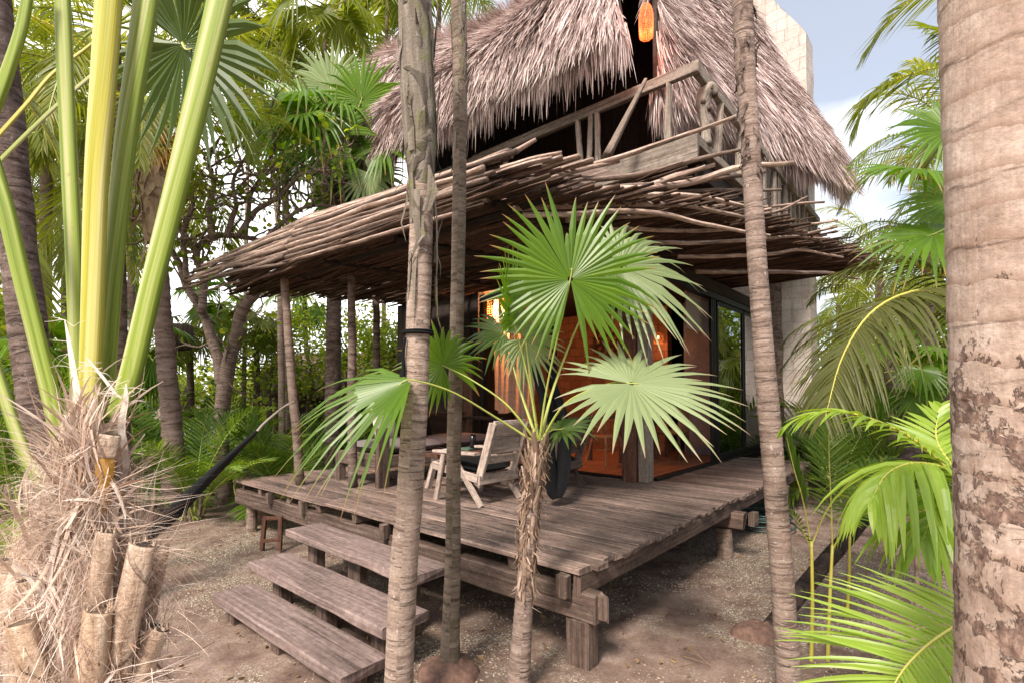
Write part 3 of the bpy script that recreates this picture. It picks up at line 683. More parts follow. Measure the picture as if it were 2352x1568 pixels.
# carved corner post with a knotty burl top
m = MB(); c0 = B(3.35, .4, BZ-.02); ps = [c0, c0+V((.0, 0, .2)), c0+V((-.015, 0, .38)), c0+V((-.03, 0, .52)), c0+V((.0, -.01, .64)), c0+V((.07, -.02, .70)), c0+V((.11, -.03, .62))]
tube(m, curve(ps, 30), [.065, .055, .06, .085, .09, .07, .035], 14, rfun=lambda L, t: 1+.22*noise.noise(V((L*9, math.cos(t)*1.2, math.sin(t)*1.2)))); cp = m.build('carved_post', M['rail'], rail, smooth=True)
m = MB()
for dx, dz, r in ((.10, .60, .03), (-.05, .50, .032), (.04, .66, .028), (.02, .42, .03)):
    c = c0+V((dx, -.07, dz)); tube(m, [c+V((0, .04, 0)), c+V((0, .01, 0)), c+V((0, -.015, 0)), c+V((0, -.03, 0))], [r*1.1, r, r*.8, r*.25], 10)
m.build('knot', M['beam'], cp, smooth=True)

# thatch
def surf(stations, s, t):
    k = min(int(s), len(stations)-2); x = s-k
    def prof(st): 
        n = len(st)-1; y = t*n; j = min(int(y), n-1); y -= j
        P = [st[0]*2-st[1]]+st+[st[-1]*2-st[-2]]; a, b, c, d = P[j:j+4]
        return .5*((2*b)+(c-a)*y+(2*a-5*b+4*c-d)*y*y+(3*b-a-3*c+d)*y**3)
    return prof(stations[k]).lerp(prof(stations[k+1]), x*x*(3-2*x) if False else x)
def thatch(name, stations, n, nf, label=None, outw=None):
    S = len(stations)-1
    m = MB(); nu, nv = S*5, 14; vs = []; uv = []; fs = []
    g = [[surf(stations, i/nu*S, j/nv) for j in range(nv+1)] for i in range(nu+1)]
    cen = sum((p for r_ in g for p in r_), V((0, 0, 0)))/((nu+1)*(nv+1))
    for i in range(nu+1):
        for j in range(nv+1): vs.append(g[i][j]); uv.append((i*.3, j*.3))
    for i in range(nu):
        for j in range(nv): fs.append((i*(nv+1)+j, i*(nv+1)+j+1, (i+1)*(nv+1)+j+1, (i+1)*(nv+1)+j))
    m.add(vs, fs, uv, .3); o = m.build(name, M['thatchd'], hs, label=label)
    sol = o.modifiers.new('thickness', 'SOLIDIFY'); sol.thickness = .05; sol.offset = 0
    m = MB(); lens = [0]
    for i in range(S): lens.append(lens[-1]+(stations[i+1][1]-stations[i][1]).length+.2)
    def pick():
        x = R.uniform(0, lens[-1])
        for i in range(S):
            if x <= lens[i+1]: return i+(x-lens[i])/(lens[i+1]-lens[i])
        return S-.001
    for q in range(n+nf):
        s = min(pick(), S-.001); fringe = q >= n
        t = R.random()**.9*(.995) if not fringe else R.uniform(0, .05)
        p = surf(stations, s, t); p2 = surf(stations, s, min(1, t+.02)); p3 = surf(stations, min(S-.0005, s+.02), t)
        dn = (p-p2).normalized(); sd = (p3-p)
        if sd.length < 1e-6: sd = D2.copy()
        sd.normalize(); N = sd.cross(dn).normalized()
        if N.dot(outw) < 0: N = -N
        cl = noise.noise(p*1.5)*.5+.5; cl2 = noise.noise(p*5+V((3, 3, 3)))
        L = R.uniform(.28, .6)*(.8+.5*cl); w = R.uniform(.007, .020)
        lift = .02+.09*R.random()**1.5+.05*cl2
        yaw = R.gauss(0, .13)+.25*noise.noise(p*2.2)
        d = (dn+sd*yaw).normalized()
        if fringe:
            w *= .75; L = R.uniform(.25, .64)*(.5+.75*cl)+.15*max(0, cl2)+(.25 if R.random() < .06 else 0); d = (d*.7-UP*R.uniform(.3, 1.3)+sd*R.gauss(0, .10)).normalized(); p = p-N*R.uniform(0, .16)
        p = p+N*(.03+lift*(.8 if not fringe else .4))
        pts = [p]; dv = d.copy()
        for k in range(3):
            dv = (dv-UP*(.03 if not fringe else .32)+N*(.10 if not fringe else 0)+sd*R.gauss(0, .05)).normalized(); pts.append(pts[-1]+dv*L/3)
        wd = (sd+N*R.uniform(-.9, .9)).normalized()
        rr = min(1, max(0, .5+.28*noise.noise(p*1.1+V((5, 0, 0)))+R.gauss(0, .24)))
        strip(m, pts, [w, w, w*.8, .001], wd, rnd=rr)
    m.build('palm_straw', M['thatch'], o)
    return o
def stn(e, mids): return [B(*e)]+[B(*q) for q in mids]
front = []
for b_, zt, at_, ze in ((.99, 11.2, 4.3, 6.0), (1.5, 10.8, 4.5, 6.05), (2.3, 9.6, 4.5, 6.1), (3.2, 8.7, 4.4, 6.14), (4.0, 8.65, 4.4, 6.14), (4.8, 8.75, 4.4, 6.1), (5.5, 8.85, 4.3, 6.12), (6.3, 9.0, 4.1, 6.14), (7.1, 9.15, 4.0, 6.15), (7.8, 9.15, 4.0, 6.15)):
    front.append(stn((2.45, b_, ze), ((2.62, b_+(.14 if b_ < 1.2 else 0), ze+.75), (3.15, b_, ze+(zt-ze)*.5), (at_-.5, b_, ze+(zt-ze)*.85), (at_+.3, b_, zt), (at_+1.8, b_, zt-1.2))))
front.append([B(2.9, 8.6, 6.1), B(3.1, 8.55, 7.0), B(3.4, 8.4, 7.9), B(3.9, 8.2, 8.5), B(4.4, 8.0, 8.8), B(5.6, 7.9, 8.2)])
front.append([B(4.2, 9.0, 6.1), B(4.2, 8.9, 6.8), B(4.3, 8.7, 7.6), B(4.4, 8.4, 8.2), B(4.6, 8.1, 8.6), B(5.6, 8.0, 8.2)])
thatch('thatch_roof', front, 38000, 11000, 'front slope of shaggy palm thatch with a long hanging fringe', (UP-D1).normalized())
right = []
right.append(stn((3.12, .95, 5.45), ((3.2, .98, 6.2), (3.5, 1.12, 7.4), (3.9, 1.5, 9), (4.2, 2.9, 11))))
for e, t_ in (((3.5, .74, 5.5), None), ((4.3, .66, 5.55), None), ((5.2, .62, 5.72), None), ((6.2, .52, 5.92), None), ((7.1, .2, 6.0), None), ((8.2, -.05, 6.0), None), ((9.0, -.2, 5.98), None)):
    a_, b_, z_ = e
    if a_ < 8.9: right.append(stn(e, ((a_+.03, b_+.15, z_+.8), (a_*.96+.15, b_+.75, z_+2.2), (min(a_, 7.6), b_+1.4, z_+3.6), (min(a_, 7.0), 2.9, 11))))
right.append([B(9.35, -.3, 6.0), B(9.2, -.02, 6.75), B(8.95, .47, 7.6), B(8.2, 1.2, 8.7), B(7.3, 2.6, 10.7)])
thatch('thatch_roof', right, 27000, 7000, 'side slope of palm thatch sweeping down past the stone tower', (UP-D2-D1*.2).normalized())

# tower
tw = thing('stone_tower', B(9.6, 1.0, 0), 'tall pale stone tower with a slanted top rising behind the thatch', 'tower')
m = MB(); a0, a1, b0, b1 = 9.55, 10.2, .46, 2.1
def q4(m, ps, uvs): m.add(ps, [(0, 1, 2, 3)], uvs, .5)
zt0, zt1 = 9.55, 12.2
for (p0, p1, z0_, z1_) in (((a0, b1), (a0, b0), zt1, zt0), ((a0, b0), (a1, b0), zt0, zt0), ((a1, b0), (a1, b1), zt0, zt1), ((a1, b1), (a0, b1), zt1, zt1)):
    L = math.hypot(p1[0]-p0[0], p1[1]-p0[1]); n1, n2 = 14, 60; vs = []; uv = []; fs = []
    for i in range(n1+1):
        for j in range(n2+1):
            x = i/n1; h = z0_+(z1_-z0_)*x; z = -.2+(h+.2)*j/n2
            p = B(p0[0]+(p1[0]-p0[0])*x, p0[1]+(p1[1]-p0[1])*x, z)
            q = p*1.7; e = .0 if i in (0, n1) else .03
            p = p+(D1*noise.noise(q)+D2*noise.noise(q+V((9, 9, 9))))*.02
            vs.append(p); uv.append((x*L+p0[0], z))
    for i in range(n1):
        for j in range(n2): fs.append((i*(n2+1)+j, i*(n2+1)+j+1, (i+1)*(n2+1)+j+1, (i+1)*(n2+1)+j))
    m.add(vs, fs, uv, .5)
q4(m, [B(a0, b0, zt0), B(a1, b0, zt0), B(a1, b1, zt1), B(a0, b1, zt1)], [(0, 0), (1, 0), (1, 2), (0, 2)])
m.build('masonry', M['tower'], tw)
m = MB()                                                            # rough buttress of grey stone at its inner edge
tube(m, wobble(B(9.35, 1.25, -.1), B(9.45, 1.2, 4.9), 16, .04), [.30, .24, .22], 18, rfun=lambda L, t: 1+.25*noise.noise(V((L*2.5, math.cos(t)*1.6, math.sin(t)*1.6))))
m.build('buttress', M['barkd'], tw)

# ---------------------------------------------------------------- stick awning
aw = thing('stick_awning', B(.5, 2.5, 0), 'long awning of lashed driftwood sticks wrapping the front of the house on pole posts', 'awning')
def bright(a):                                                       # right end of the soffit sticks
    return lerpl([.55, .05, -.25, -.45, -.6, -.72, -.8, -.85], min(1, max(0, a/7)))
sticks = []
def st_obj(p0, p1, r0, r1, **k):
    m = MB(); stick(m, p0, p1, r0, r1, **k); sticks.append(m.build('stick', M['stick'], aw, smooth=True))
NL = 14
for k in range(NL):
    s = k/(NL-1); an = s*1.25
    a = -.02+.42*(1-math.cos(an)); z = 3.30+.62*math.sin(an)/math.sin(1.25); r = R.uniform(.022, .032)
    e0 = R.uniform(.62, 1.0)-(.1 if s > .7 else 0)+(.2 if s < .3 else 0); j = R.uniform(3.95, 4.12)
    fan = (s-.5)*.14
    st_obj(B(a, j, z), B(a+R.uniform(-.03, .05), e0, z-.06-.15*s+R.uniform(-.02, .02)), r*.95, r*.8, amp=.017, n=26, sides=8)
    e1 = R.uniform(5.9, 6.8)
    st_obj(B(a, j+.01, z+.004), B(a-.12-.25*(1-s), e1, z-.05-.12*s+R.uniform(-.04, .04)), r, r*.6, amp=.028, n=20, sides=8)
    if k % 2 == 0:
        st_obj(B(a+.02, 5.0, z+.01), B(a-.25, R.uniform(6.2, 7.0), z-.10-.12*s), r*.8, r*.35, amp=.05, n=10, sides=7)
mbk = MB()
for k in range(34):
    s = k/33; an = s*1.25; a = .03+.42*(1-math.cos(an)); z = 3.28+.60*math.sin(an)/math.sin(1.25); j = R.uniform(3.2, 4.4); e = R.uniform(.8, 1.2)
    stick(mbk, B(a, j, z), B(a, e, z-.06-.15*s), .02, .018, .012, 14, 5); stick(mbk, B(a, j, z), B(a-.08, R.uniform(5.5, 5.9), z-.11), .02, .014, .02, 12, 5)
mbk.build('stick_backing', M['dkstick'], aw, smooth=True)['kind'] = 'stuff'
# top layer behind the lip with ragged ends
for k in range(10):
    a = .42+k*.045; z = 3.84+.004*k
    st_obj(B(a, R.uniform(3.4, 5.0), z), B(a+.1, R.uniform(.45, 1.1), z-.12+R.uniform(-.03, .03)), .026, .02, amp=.04, n=20, sides=7)
# the loose curved sticks over the corner, each laid where it is seen
loose = [([(1167, 432), (1345, 385), (1533, 325), (1692, 268)], 4.7, 4.4, .026),
 ([(1340, 412), (1470, 400), (1600, 368), (1706, 345)], 4.6, 4.5, .026),
 ([(1380, 440), (1560, 425), (1690, 388), (1822, 374)], 4.5, 4.6, .034),
 ([(1300, 440), (1470, 428), (1640, 412), (1757, 395)], 4.5, 4.7, .026),
 ([(1220, 470), (1470, 455), (1590, 440), (1795, 438)], 4.4, 4.8, .022),
 ([(1150, 465), (1350, 450), (1500, 450), (1620, 452), (1712, 474)], 4.1, 4.5, .028),
 ([(1180, 480), (1400, 468), (1560, 472), (1712, 502)], 4.1, 4.5, .027),
 ([(1200, 495), (1470, 488), (1617, 515), (1768, 543)], 4.0, 4.4, .023),
 ([(1250, 455), (1430, 445), (1560, 405), (1640, 380)], 4.5, 4.6, .03),
 ([(1300, 505), (1500, 470), (1700, 478), (1893, 463)], 4.3, 5.6, .022),
 ([(1400, 500), (1600, 490), (1760, 492), (1855, 452)], 4.4, 5.4, .018),
 ([(1400, 530), (1600, 528), (1760, 525), (1922, 508)], 4.5, 6.0, .02),
 ([(1500, 560), (1700, 552), (1800, 545), (1903, 548)], 4.7, 6.0, .02),
 ([(1560, 590), (1750, 585), (1840, 575), (1935, 592)], 5.3, 6.5, .022),
 ([(1600, 625), (1800, 625), (1900, 628), (1973, 640)], 5.8, 6.9, .026),
 ([(1080, 470), (1200, 440), (1300, 400), (1420, 372)], 4.3, 4.6, .03),
 ([(1060, 395), (1160, 362), (1232, 320)], 4.6, 4.5, .03), ([(1060, 420), (1180, 378), (1290, 350)], 4.55, 4.5, .028)]
for pts, y0, y1, r in loose:
    n = len(pts); P = curve([at(u, v, y0+(y1-y0)*i/(n-1)) for i, (u, v) in enumerate(pts)], 18)
    o_ = R.uniform(0, 99); P = [p+noise.noise_vector(p*2.2+V((o_, 0, 0)))*.018 for p in P]
    m = MB(); tube(m, P, [r, r*.95, r*.6], 8, rfun=lambda L, t: 1+.2*noise.noise(V((L*8+o_, math.cos(t)*.7, math.sin(t)*.7)))); sticks.append(m.build('stick', M['stick'], aw, smooth=True))
# right hand pile: rows of sticks with ragged tips, above the soffit
for k in range(24):
    a = .9+(k/23)**.9*5.6; z = 3.36+.07*a+R.uniform(.0, .24)*(1-a/14)
    st_obj(B(a, R.uniform(1.0, 1.9), z+R.uniform(-.02, .05)), B(a+R.uniform(-.25, .35), bright(a)+R.uniform(-.22, .35), z+R.uniform(-.08, .06)), R.uniform(.018, .028), R.uniform(.008, .018), amp=.05, n=12, sides=7)
# soffit and the many thin sticks of the pile
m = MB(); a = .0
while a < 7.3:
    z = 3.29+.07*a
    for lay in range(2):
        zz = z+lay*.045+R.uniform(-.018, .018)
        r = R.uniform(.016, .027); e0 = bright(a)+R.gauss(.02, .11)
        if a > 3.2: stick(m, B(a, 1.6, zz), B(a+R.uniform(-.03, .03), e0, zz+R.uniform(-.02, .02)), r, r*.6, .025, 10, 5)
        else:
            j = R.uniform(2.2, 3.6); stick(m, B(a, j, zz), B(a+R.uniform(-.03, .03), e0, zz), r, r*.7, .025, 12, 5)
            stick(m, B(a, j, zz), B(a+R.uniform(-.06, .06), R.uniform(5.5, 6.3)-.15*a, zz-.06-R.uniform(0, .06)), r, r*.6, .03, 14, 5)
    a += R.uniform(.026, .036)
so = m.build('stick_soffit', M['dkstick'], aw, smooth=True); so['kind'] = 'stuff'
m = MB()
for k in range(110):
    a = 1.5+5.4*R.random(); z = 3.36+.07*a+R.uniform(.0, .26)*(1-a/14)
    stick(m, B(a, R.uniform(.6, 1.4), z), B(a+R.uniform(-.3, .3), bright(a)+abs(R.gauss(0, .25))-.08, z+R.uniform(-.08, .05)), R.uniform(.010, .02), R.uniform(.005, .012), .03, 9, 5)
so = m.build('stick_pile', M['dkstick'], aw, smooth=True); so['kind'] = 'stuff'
m = MB()
for a_ in (.35, 1.8, 3.1): stick(m, B(a_, 5.7, 3.33+.07*a_-.05-.03), B(a_, .6, 3.33+.07*a_-.07), .045, .04, .02, 14, 8)
for b_ in (.9, 2.2, 3.5, 4.5, 5.5): stick(m, B(.15, b_, 3.27), B(3.4, b_, 3.47), .035, .03, .02, 10, 7)
m.build('rafter', M['dkwood'], aw)
def awpost(u, v, v2, top, r, leanx, mat):
    p = gz(u, v, DZ+.002); q = at(leanx, v2, p.y+.05); q.z = top
    m = MB(); tube(m, wobble(p, q, 16, .02), [r, r*.95, r*.85], 12, rfun=lambda L, t: 1+.08*noise.noise(V((L*5, math.cos(t), math.sin(t))))); m.build('post', M[mat], aw, smooth=True)
awpost(690, 1112, 615, 3.34, .056, 652, 'pole'); awpost(811, 1117, 602, 3.36, .055, 806, 'barkd')
p = B(2.05, 5.2, DZ); m = MB(); tube(m, wobble(p, at(862, 640, p.y+.1), 12, .03), [.06, .055], 10); m.build('post', M['barkd'], aw, smooth=True)
# the brown board lying on the awning
m = MB(); ps = [at(1140, 447, 4.35), at(1297, 362, 4.95), at(1425, 402, 4.75), at(1230, 462, 4.25)]; nn = (ps[1]-ps[0]).cross(ps[2]-ps[0]).normalized()*.008
vs = [p+nn for p in ps]+[p-nn for p in ps]; uv = [(0, 0), (.8, 0), (.8, .5), (0, .5)]*2
m.add(vs, [(0, 1, 2, 3), (7, 6, 5, 4), (0, 4, 5, 1), (1, 5, 6, 2), (2, 6, 7, 3), (3, 7, 4, 0)], uv, .9)
tag(m.build('wooden_board', M['beam'], loc=ps[0]), 'flat brown board lying on top of the stick awning below the balcony', 'board')
# ---------------------------------------------------------------- furniture
def ob(m, name, mat, parent=None, smooth=False, loc=None): return m.build(name, M[mat] if isinstance(mat, str) else [M[x] for x in mat], parent, smooth, loc)
def cushion(m, c, ax, ay, az, puff=.25, n=10, seed=0):
    vs = []; uv = []; fs = []
    for sgn in (1, -1):
        o = len(vs)
        for i in range(n+1):
            for j in range(n+1):
                x, y = i/n*2-1, j/n*2-1
                h = (1-abs(x)**5)*(1-abs(y)**5); h = h**.5
                q = V((x*2+seed, y*2, sgn)); k = 1-.05*(1-h)
                vs.append(c+ax*x*k+ay*y*k+az*(sgn*(h*(1-puff)+puff*h*(1-.5*(x*x+y*y)))+.05*noise.noise(q))); uv.append((x*.4, y*.4))
        for i in range(n):
            for j in range(n):
                a = o+i*(n+1)+j; f = (a, a+1, a+n+2, a+n+1); fs.append(f if sgn > 0 else f[::-1])
    m.add(vs, fs, uv, .5)
sofa = thing('sofa', B(2.0, 3.9, DZ), 'long wooden daybed sofa with grey seat cushions on the deck', 'sofa')
def tim(parent, name, mat, items, **k):
    for it in items:
        m = MB(); timber(m, it[0], it[1], it[2], it[3], up=it[4] if len(it) > 4 else UP, seg=4, amp=.003, bev=.005); ob(m, name, mat, parent)
sa0, sa1, sb0, sb1 = .9, 3.15, 3.45, 4.42
tim(sofa, 'leg', 'beam', [(B(sa0, sb0, DZ+.003), B(sa0, sb0, DZ+.72), .075, .16, D1), (B(sa0+.02, sb1, DZ+.003), B(sa0+.02, sb1, DZ+.36), .1, .1, D1), (B(sa1, sb0, DZ+.003), B(sa1, sb0, DZ+.72), .075, .14, D1), (B(sa1, sb1, DZ+.003), B(sa1, sb1, DZ+.72), .1, .1, D1)])
m = MB()
timber(m, B(sa0+.04, sb0, DZ+.31), B(sa1-.04, sb0, DZ+.31), .05, .15, seg=6, amp=.004); timber(m, B(sa0, sb0+.05, DZ+.31), B(sa0, sb1-.05, DZ+.31), .05, .17, seg=4, amp=.004)
timber(m, B(sa0, sb1, DZ+.31), B(sa1, sb1, DZ+.31), .05, .15, seg=6, amp=.004); bbox_(m, sa0+.03, sa1, sb0+.03, sb1, DZ+.34, DZ+.37); ob(m, 'seat_frame', 'beam', sofa)
m = MB(); timber(m, B(sa0+.9, sb1+.0, DZ+.62), B(sa1+.05, sb1+.0, DZ+.62), .05, .45, seg=4); timber(m, B(sa1, sb0, DZ+.75), B(sa1, sb1, DZ+.75), .12, .05, seg=2); ob(m, 'backrest', 'dkwood', sofa)
for i in range(2):
    m = MB(); x0 = sa0+.05+i*1.08; cushion(m, B(x0+.53, (sb0+sb1)/2, DZ+.45), D1*.53, D2*.44, UP*.085, .15, seed=i*5); ob(m, 'seat_cushion', 'cush', sofa, True)
m = MB(); c = B(1.4, 4.12, DZ+.73); cushion(m, c, (D1*.9+D2*.2).normalized()*.23, UP*.22+D2*.07, (D2*-1+UP*.3).normalized()*.07, .6); tag(ob(m, 'throw_pillow', 'pil', None, True, c), 'cream patterned pillow propped on the grey sofa', 'pillow')
m = MB(); c = B(2.0, 4.18, DZ+.72); cushion(m, c, (D1*.9-D2*.2).normalized()*.22, UP*.2+D2*.07, (D2*-1+UP*.3).normalized()*.07, .6); tag(ob(m, 'throw_pillow', 'black', None, True, c), 'black pillow on the sofa to the right of the cream one', 'pillow')
# low table
tc_ = gz(1062, 1118, DZ); tb = thing('low_table', tc_, 'low rustic table with a dark live edge top between sofa and chairs', 'table')
ta, tbb = (tc_-K).dot(D1), (tc_-K).dot(D2)
m = MB()
for k in range(3): timber(m, B(ta-.36, tbb-.24+k*.2, DZ+.41), B(ta+.62, tbb-.24+k*.2, DZ+.41), .195, .045, seg=8, amp=.012, bev=.01)
ob(m, 'tabletop', 'redwood', tb)
tim(tb, 'leg', 'chair', [(B(ta+x, tbb+y, DZ+.003), B(ta+x*.75, tbb+y*.8, DZ+.385), .055, .075, D1) for x in (-.32, .5) for y in (-.24, .26)])
tim(tb, 'rail', 'chair', [(B(ta-.28, tbb-.2, DZ+.35), B(ta-.28, tbb+.22, DZ+.35), .05, .05), (B(ta+.4, tbb-.2, DZ+.35), B(ta+.4, tbb+.22, DZ+.35), .05, .05)])
for i, (x, y, zz, l, s_, mt) in enumerate(((-.1, .12, .0, 'thick open book with pale pages on the low table', .13, 'paper'), (-.2, -.14, .0, 'small white booklet at the near edge of the low table', .085, 'paper'), (.22, .08, .0, 'green covered book under the dark glass', .14, 'green'))):
    m = MB(); c = B(ta+x, tbb+y, DZ+.437+.012+zz); timber(m, c-D1*s_, c+D1*s_*.9+D2*.03, s_*1.4, .022, seg=2, amp=.002, bev=.002); tag(ob(m, 'book', mt, None, False, c), l, 'book')
m = MB(); c = B(ta+.2, tbb+.02, DZ+.468); tube(m, [c, c+UP*.02, c+UP*.1, c+UP*.16], [.04, .045, .038, .036], 14); tag(ob(m, 'drinking_glass', 'cup', None, True, c), 'dark glass standing on the green book', 'glass')
# lounge chairs
def lounge_chair(a0, b0, label, mats):
    t = thing('lounge_chair', B(a0+.3, b0+.3, DZ), label, 'chair', 'wooden lounge chairs on the deck')
    z = DZ+.003; W = .60
    for s_ in (0, 1):
        a = a0+s_*W
        tim(t, 'leg', mats, [(B(a, b0-.02, z), B(a, b0+.42, DZ+.50), .06, .035, D1)])          # raked back leg rising to the arm
        tim(t, 'leg', mats, [(B(a-.04 if s_ == 0 else a+.04, b0+.62, z), B(a-.04 if s_ == 0 else a+.04, b0+.50, DZ+.50), .06, .035, D1)])
        m = MB(); timber(m, B(a+.002, b0+.03, DZ+.275), B(a+.002, b0+.70, DZ+.36), .03, .085, seg=4, amp=.003); ob(m, 'seat_rail', mats, t)
        m = MB(); timber(m, B(a+(-.02 if s_ == 0 else .02), b0+.02, DZ+.53), B(a+(-.02 if s_ == 0 else .02), b0+.66, DZ+.52), .085, .03, seg=4, amp=.003); ob(m, 'armrest', mats, t)
        m = MB(); timber(m, B(a+(.045 if s_ == 0 else -.045), b0+.08, DZ+.20), B(a+(.045 if s_ == 0 else -.045), b0-.14, DZ+.84), .04, .09, up=D2, seg=4, amp=.003); ob(m, 'back_post', mats, t)
    m = MB(); timber(m, B(a0, b0+.02, DZ+.265), B(a0+W, b0+.02, DZ+.265), .03, .1, seg=3, amp=.003); ob(m, 'back_rail', mats, t)
    m = MB(); timber(m, B(a0, b0+.72, DZ+.36), B(a0+W, b0+.72, DZ+.36), .03, .08, seg=3, amp=.003); ob(m, 'front_rail', mats, t)
    for i, (zz, h) in enumerate(((.46, .085), (.625, .20), (.775, .095), (.845, .04))):
        bb = b0+.08-.22*((zz-.2)/.64)-.012*(i % 2)
        m = MB(); timber(m, B(a0+.06, bb+.015, DZ+zz), B(a0+W-.06, bb+.015, DZ+zz), h, .022, up=D2, seg=4, amp=.003); ob(m, 'back_slat', mats, t)
    m = MB(); cushion(m, B(a0+W/2, b0+.36, DZ+.375), D1*.26, D2*.30+UP*.03, UP*.05, .2); ob(m, 'seat_cushion', 'black', t, True)
lounge_chair(.9, 1.80, 'pale wooden lounge chair with a black cushion seen from behind, beside the low table', 'chair')
lounge_chair(2.05, 1.72, 'second wooden lounge chair in the shade behind the little fan palm', 'beam')
# lamps
def lamp(c, r, h, label, power, shade, col=(1, .5, .2)):
    t = thing('pendant_lamp', c, label, 'lamp'); m = MB()
    prof = [(.0, .35), (.12, .75), (.35, .97), (.6, 1.), (.85, .95), (1., .9)]
    def pr(q):
        for (x0, r0), (x1, r1) in zip(prof, prof[1:]):
            if q <= x1: return r0+(r1-r0)*(q-x0)/(x1-x0)
        return prof[-1][1]
    nr = 15
    for i in range(nr+1):
        q = i/nr; rr = r*pr(q); z = c.z+h/2-h*q
        tube(m, [V((c.x+math.cos(x)*rr, c.y+math.sin(x)*rr, z+.004*math.sin(x*9+i))) for x in [k/28*6.2832 for k in range(29)]], r*.024, 4, cap=False)
    for k in range(36):
        x = k/36*6.2832+R.uniform(-.03, .03); tube(m, [V((c.x+math.cos(x+.06*math.sin(q*5))*r*pr(q), c.y+math.sin(x+.06*math.sin(q*5))*r*pr(q), c.z+h/2-h*q)) for q in [j/12 for j in range(13)]], r*.026, 4, cap=False)
    ob(m, 'lamp_shade', shade, t)
    m = MB(); k_ = min(1, r*5); tube(m, [c+UP*(.07*k_), c+UP*.04*k_, c-UP*.02*k_, c-UP*.05*k_], [.012*k_, .03*k_, .03*k_, .008*k_], 10); ob(m, 'bulb', 'bulb' if shade != 'glow' else 'glow', t, True)
    m = MB(); tube(m, [c+UP*h/2, c+UP*(h/2+.9)], [.006, .006], 5); ob(m, 'cord', 'black', t)
    l = bpy.data.lights.new('lamp_light', 'POINT'); l.energy = power; l.color = col; l.shadow_soft_size = .05
    o = bpy.data.objects.new('lamp_light', l); COL.objects.link(o); o.parent = t; o.location = (0, 0, -.12)
lamp(at(1140, 697, 8.9), .255, .62, 'large woven wicker pendant lamp glowing just inside the doorway', 105, 'wicker', (1, .42, .16))
lamp(at(1484, 48, 6.0), .085, .40, 'small glowing red orange pendant lamp hanging in the gap of the thatch', 7, 'glow', (1, .25, .08))
lamp(at(1512, 775, 9.9), .10, .22, 'small glowing lamp inside the room behind the corner post', 3, 'wicker', (1, .38, .13))
# curtain, blind, ornament
m = MB(); n1, n2 = 70, 14; vs = []; uv = []; fs = []
for i in range(n1+1):
    for j in range(n2+1):
        x = i/n1; y = j/n2; top = 4.12-x*.98; bot = 4.10-x*.62-.42*x*x*0
        bb = top+(bot-.35-top)*y if False else top*(1-y)+(4.12-.86*x)*y
        z = 3.30-(1.75+.25*x+.05*math.sin(x*9))*y
        vs.append(B(3.58+.035*math.sin(x*52+y*2)+.02*math.sin(x*23)+.03*y, bb, z)); uv.append((x, y))
for i in range(n1):
    for j in range(n2): fs.append((i*(n2+1)+j, i*(n2+1)+j+1, (i+1)*(n2+1)+j+1, (i+1)*(n2+1)+j))
m.add(vs, fs, uv, .5); tag(ob(m, 'curtain', 'curtain', None, True, B(3.58, 3.6, 3.3)), 'sheer pale curtain gathered in the doorway under the wicker lamp', 'curtain')
m = MB(); p0 = atp(1575, 665, 'b', 1.32); p1 = atp(1657, 668, 'b', 1.32); z1 = atp(1575, 752, 'b', 1.32).z
timber(m, V((p0.x, p0.y, 3.36)), V((p1.x, p1.y, 3.36)), .05, .05, seg=1); vs = [V((p0.x, p0.y, 3.36)), V((p1.x, p1.y, 3.36)), V((p1.x, p1.y, z1)), V((p0.x, p0.y, z1))]
off = D2*.008; m.add(vs+[v+off for v in vs], [(0, 1, 2, 3), (7, 6, 5, 4), (2, 6, 7, 3)], [(0, 0)]*8, .5); timber(m, vs[3], vs[2], .03, .03, seg=1)
tag(ob(m, 'roller_blind', 'blind', None, False, p0), 'taupe roller blind half lowered inside the side doorway', 'blind')
oc = atp(1393, 784, 'a', 6.8); t = thing('wall_ornament', oc, 'dark round wicker ornament with petal loops on the orange wall', 'ornament'); m = MB()
def ring(m, c, r, w, ax, ay, n=24): tube(m, [c+ax*(math.cos(k/n*6.2832)*r)+ay*(math.sin(k/n*6.2832)*r) for k in range(n+1)], w, 6, cap=False)
ring(m, oc-D1*.03, .30, .02, D2, UP); ring(m, oc-D1*.03, .12, .018, D2, UP); ob(m, 'hoop', 'dkstick', t)
m = MB()
for k in range(9): x = k/9*6.2832; ring(m, oc-D1*.03+D2*math.cos(x)*.21+UP*math.sin(x)*.21, .085, .012, D2, UP, 12)
for k in range(40): x = R.uniform(0, 6.28); q = oc-D1*.04+D2*math.cos(x)*.3+UP*math.sin(x)*.3; stick(m, q, q+(D2*math.cos(x+.4)+UP*math.sin(x+.4))*R.uniform(.05, .16), .008, .003, .01, 4, 4)
ob(m, 'petal_loops', 'dkstick', t)
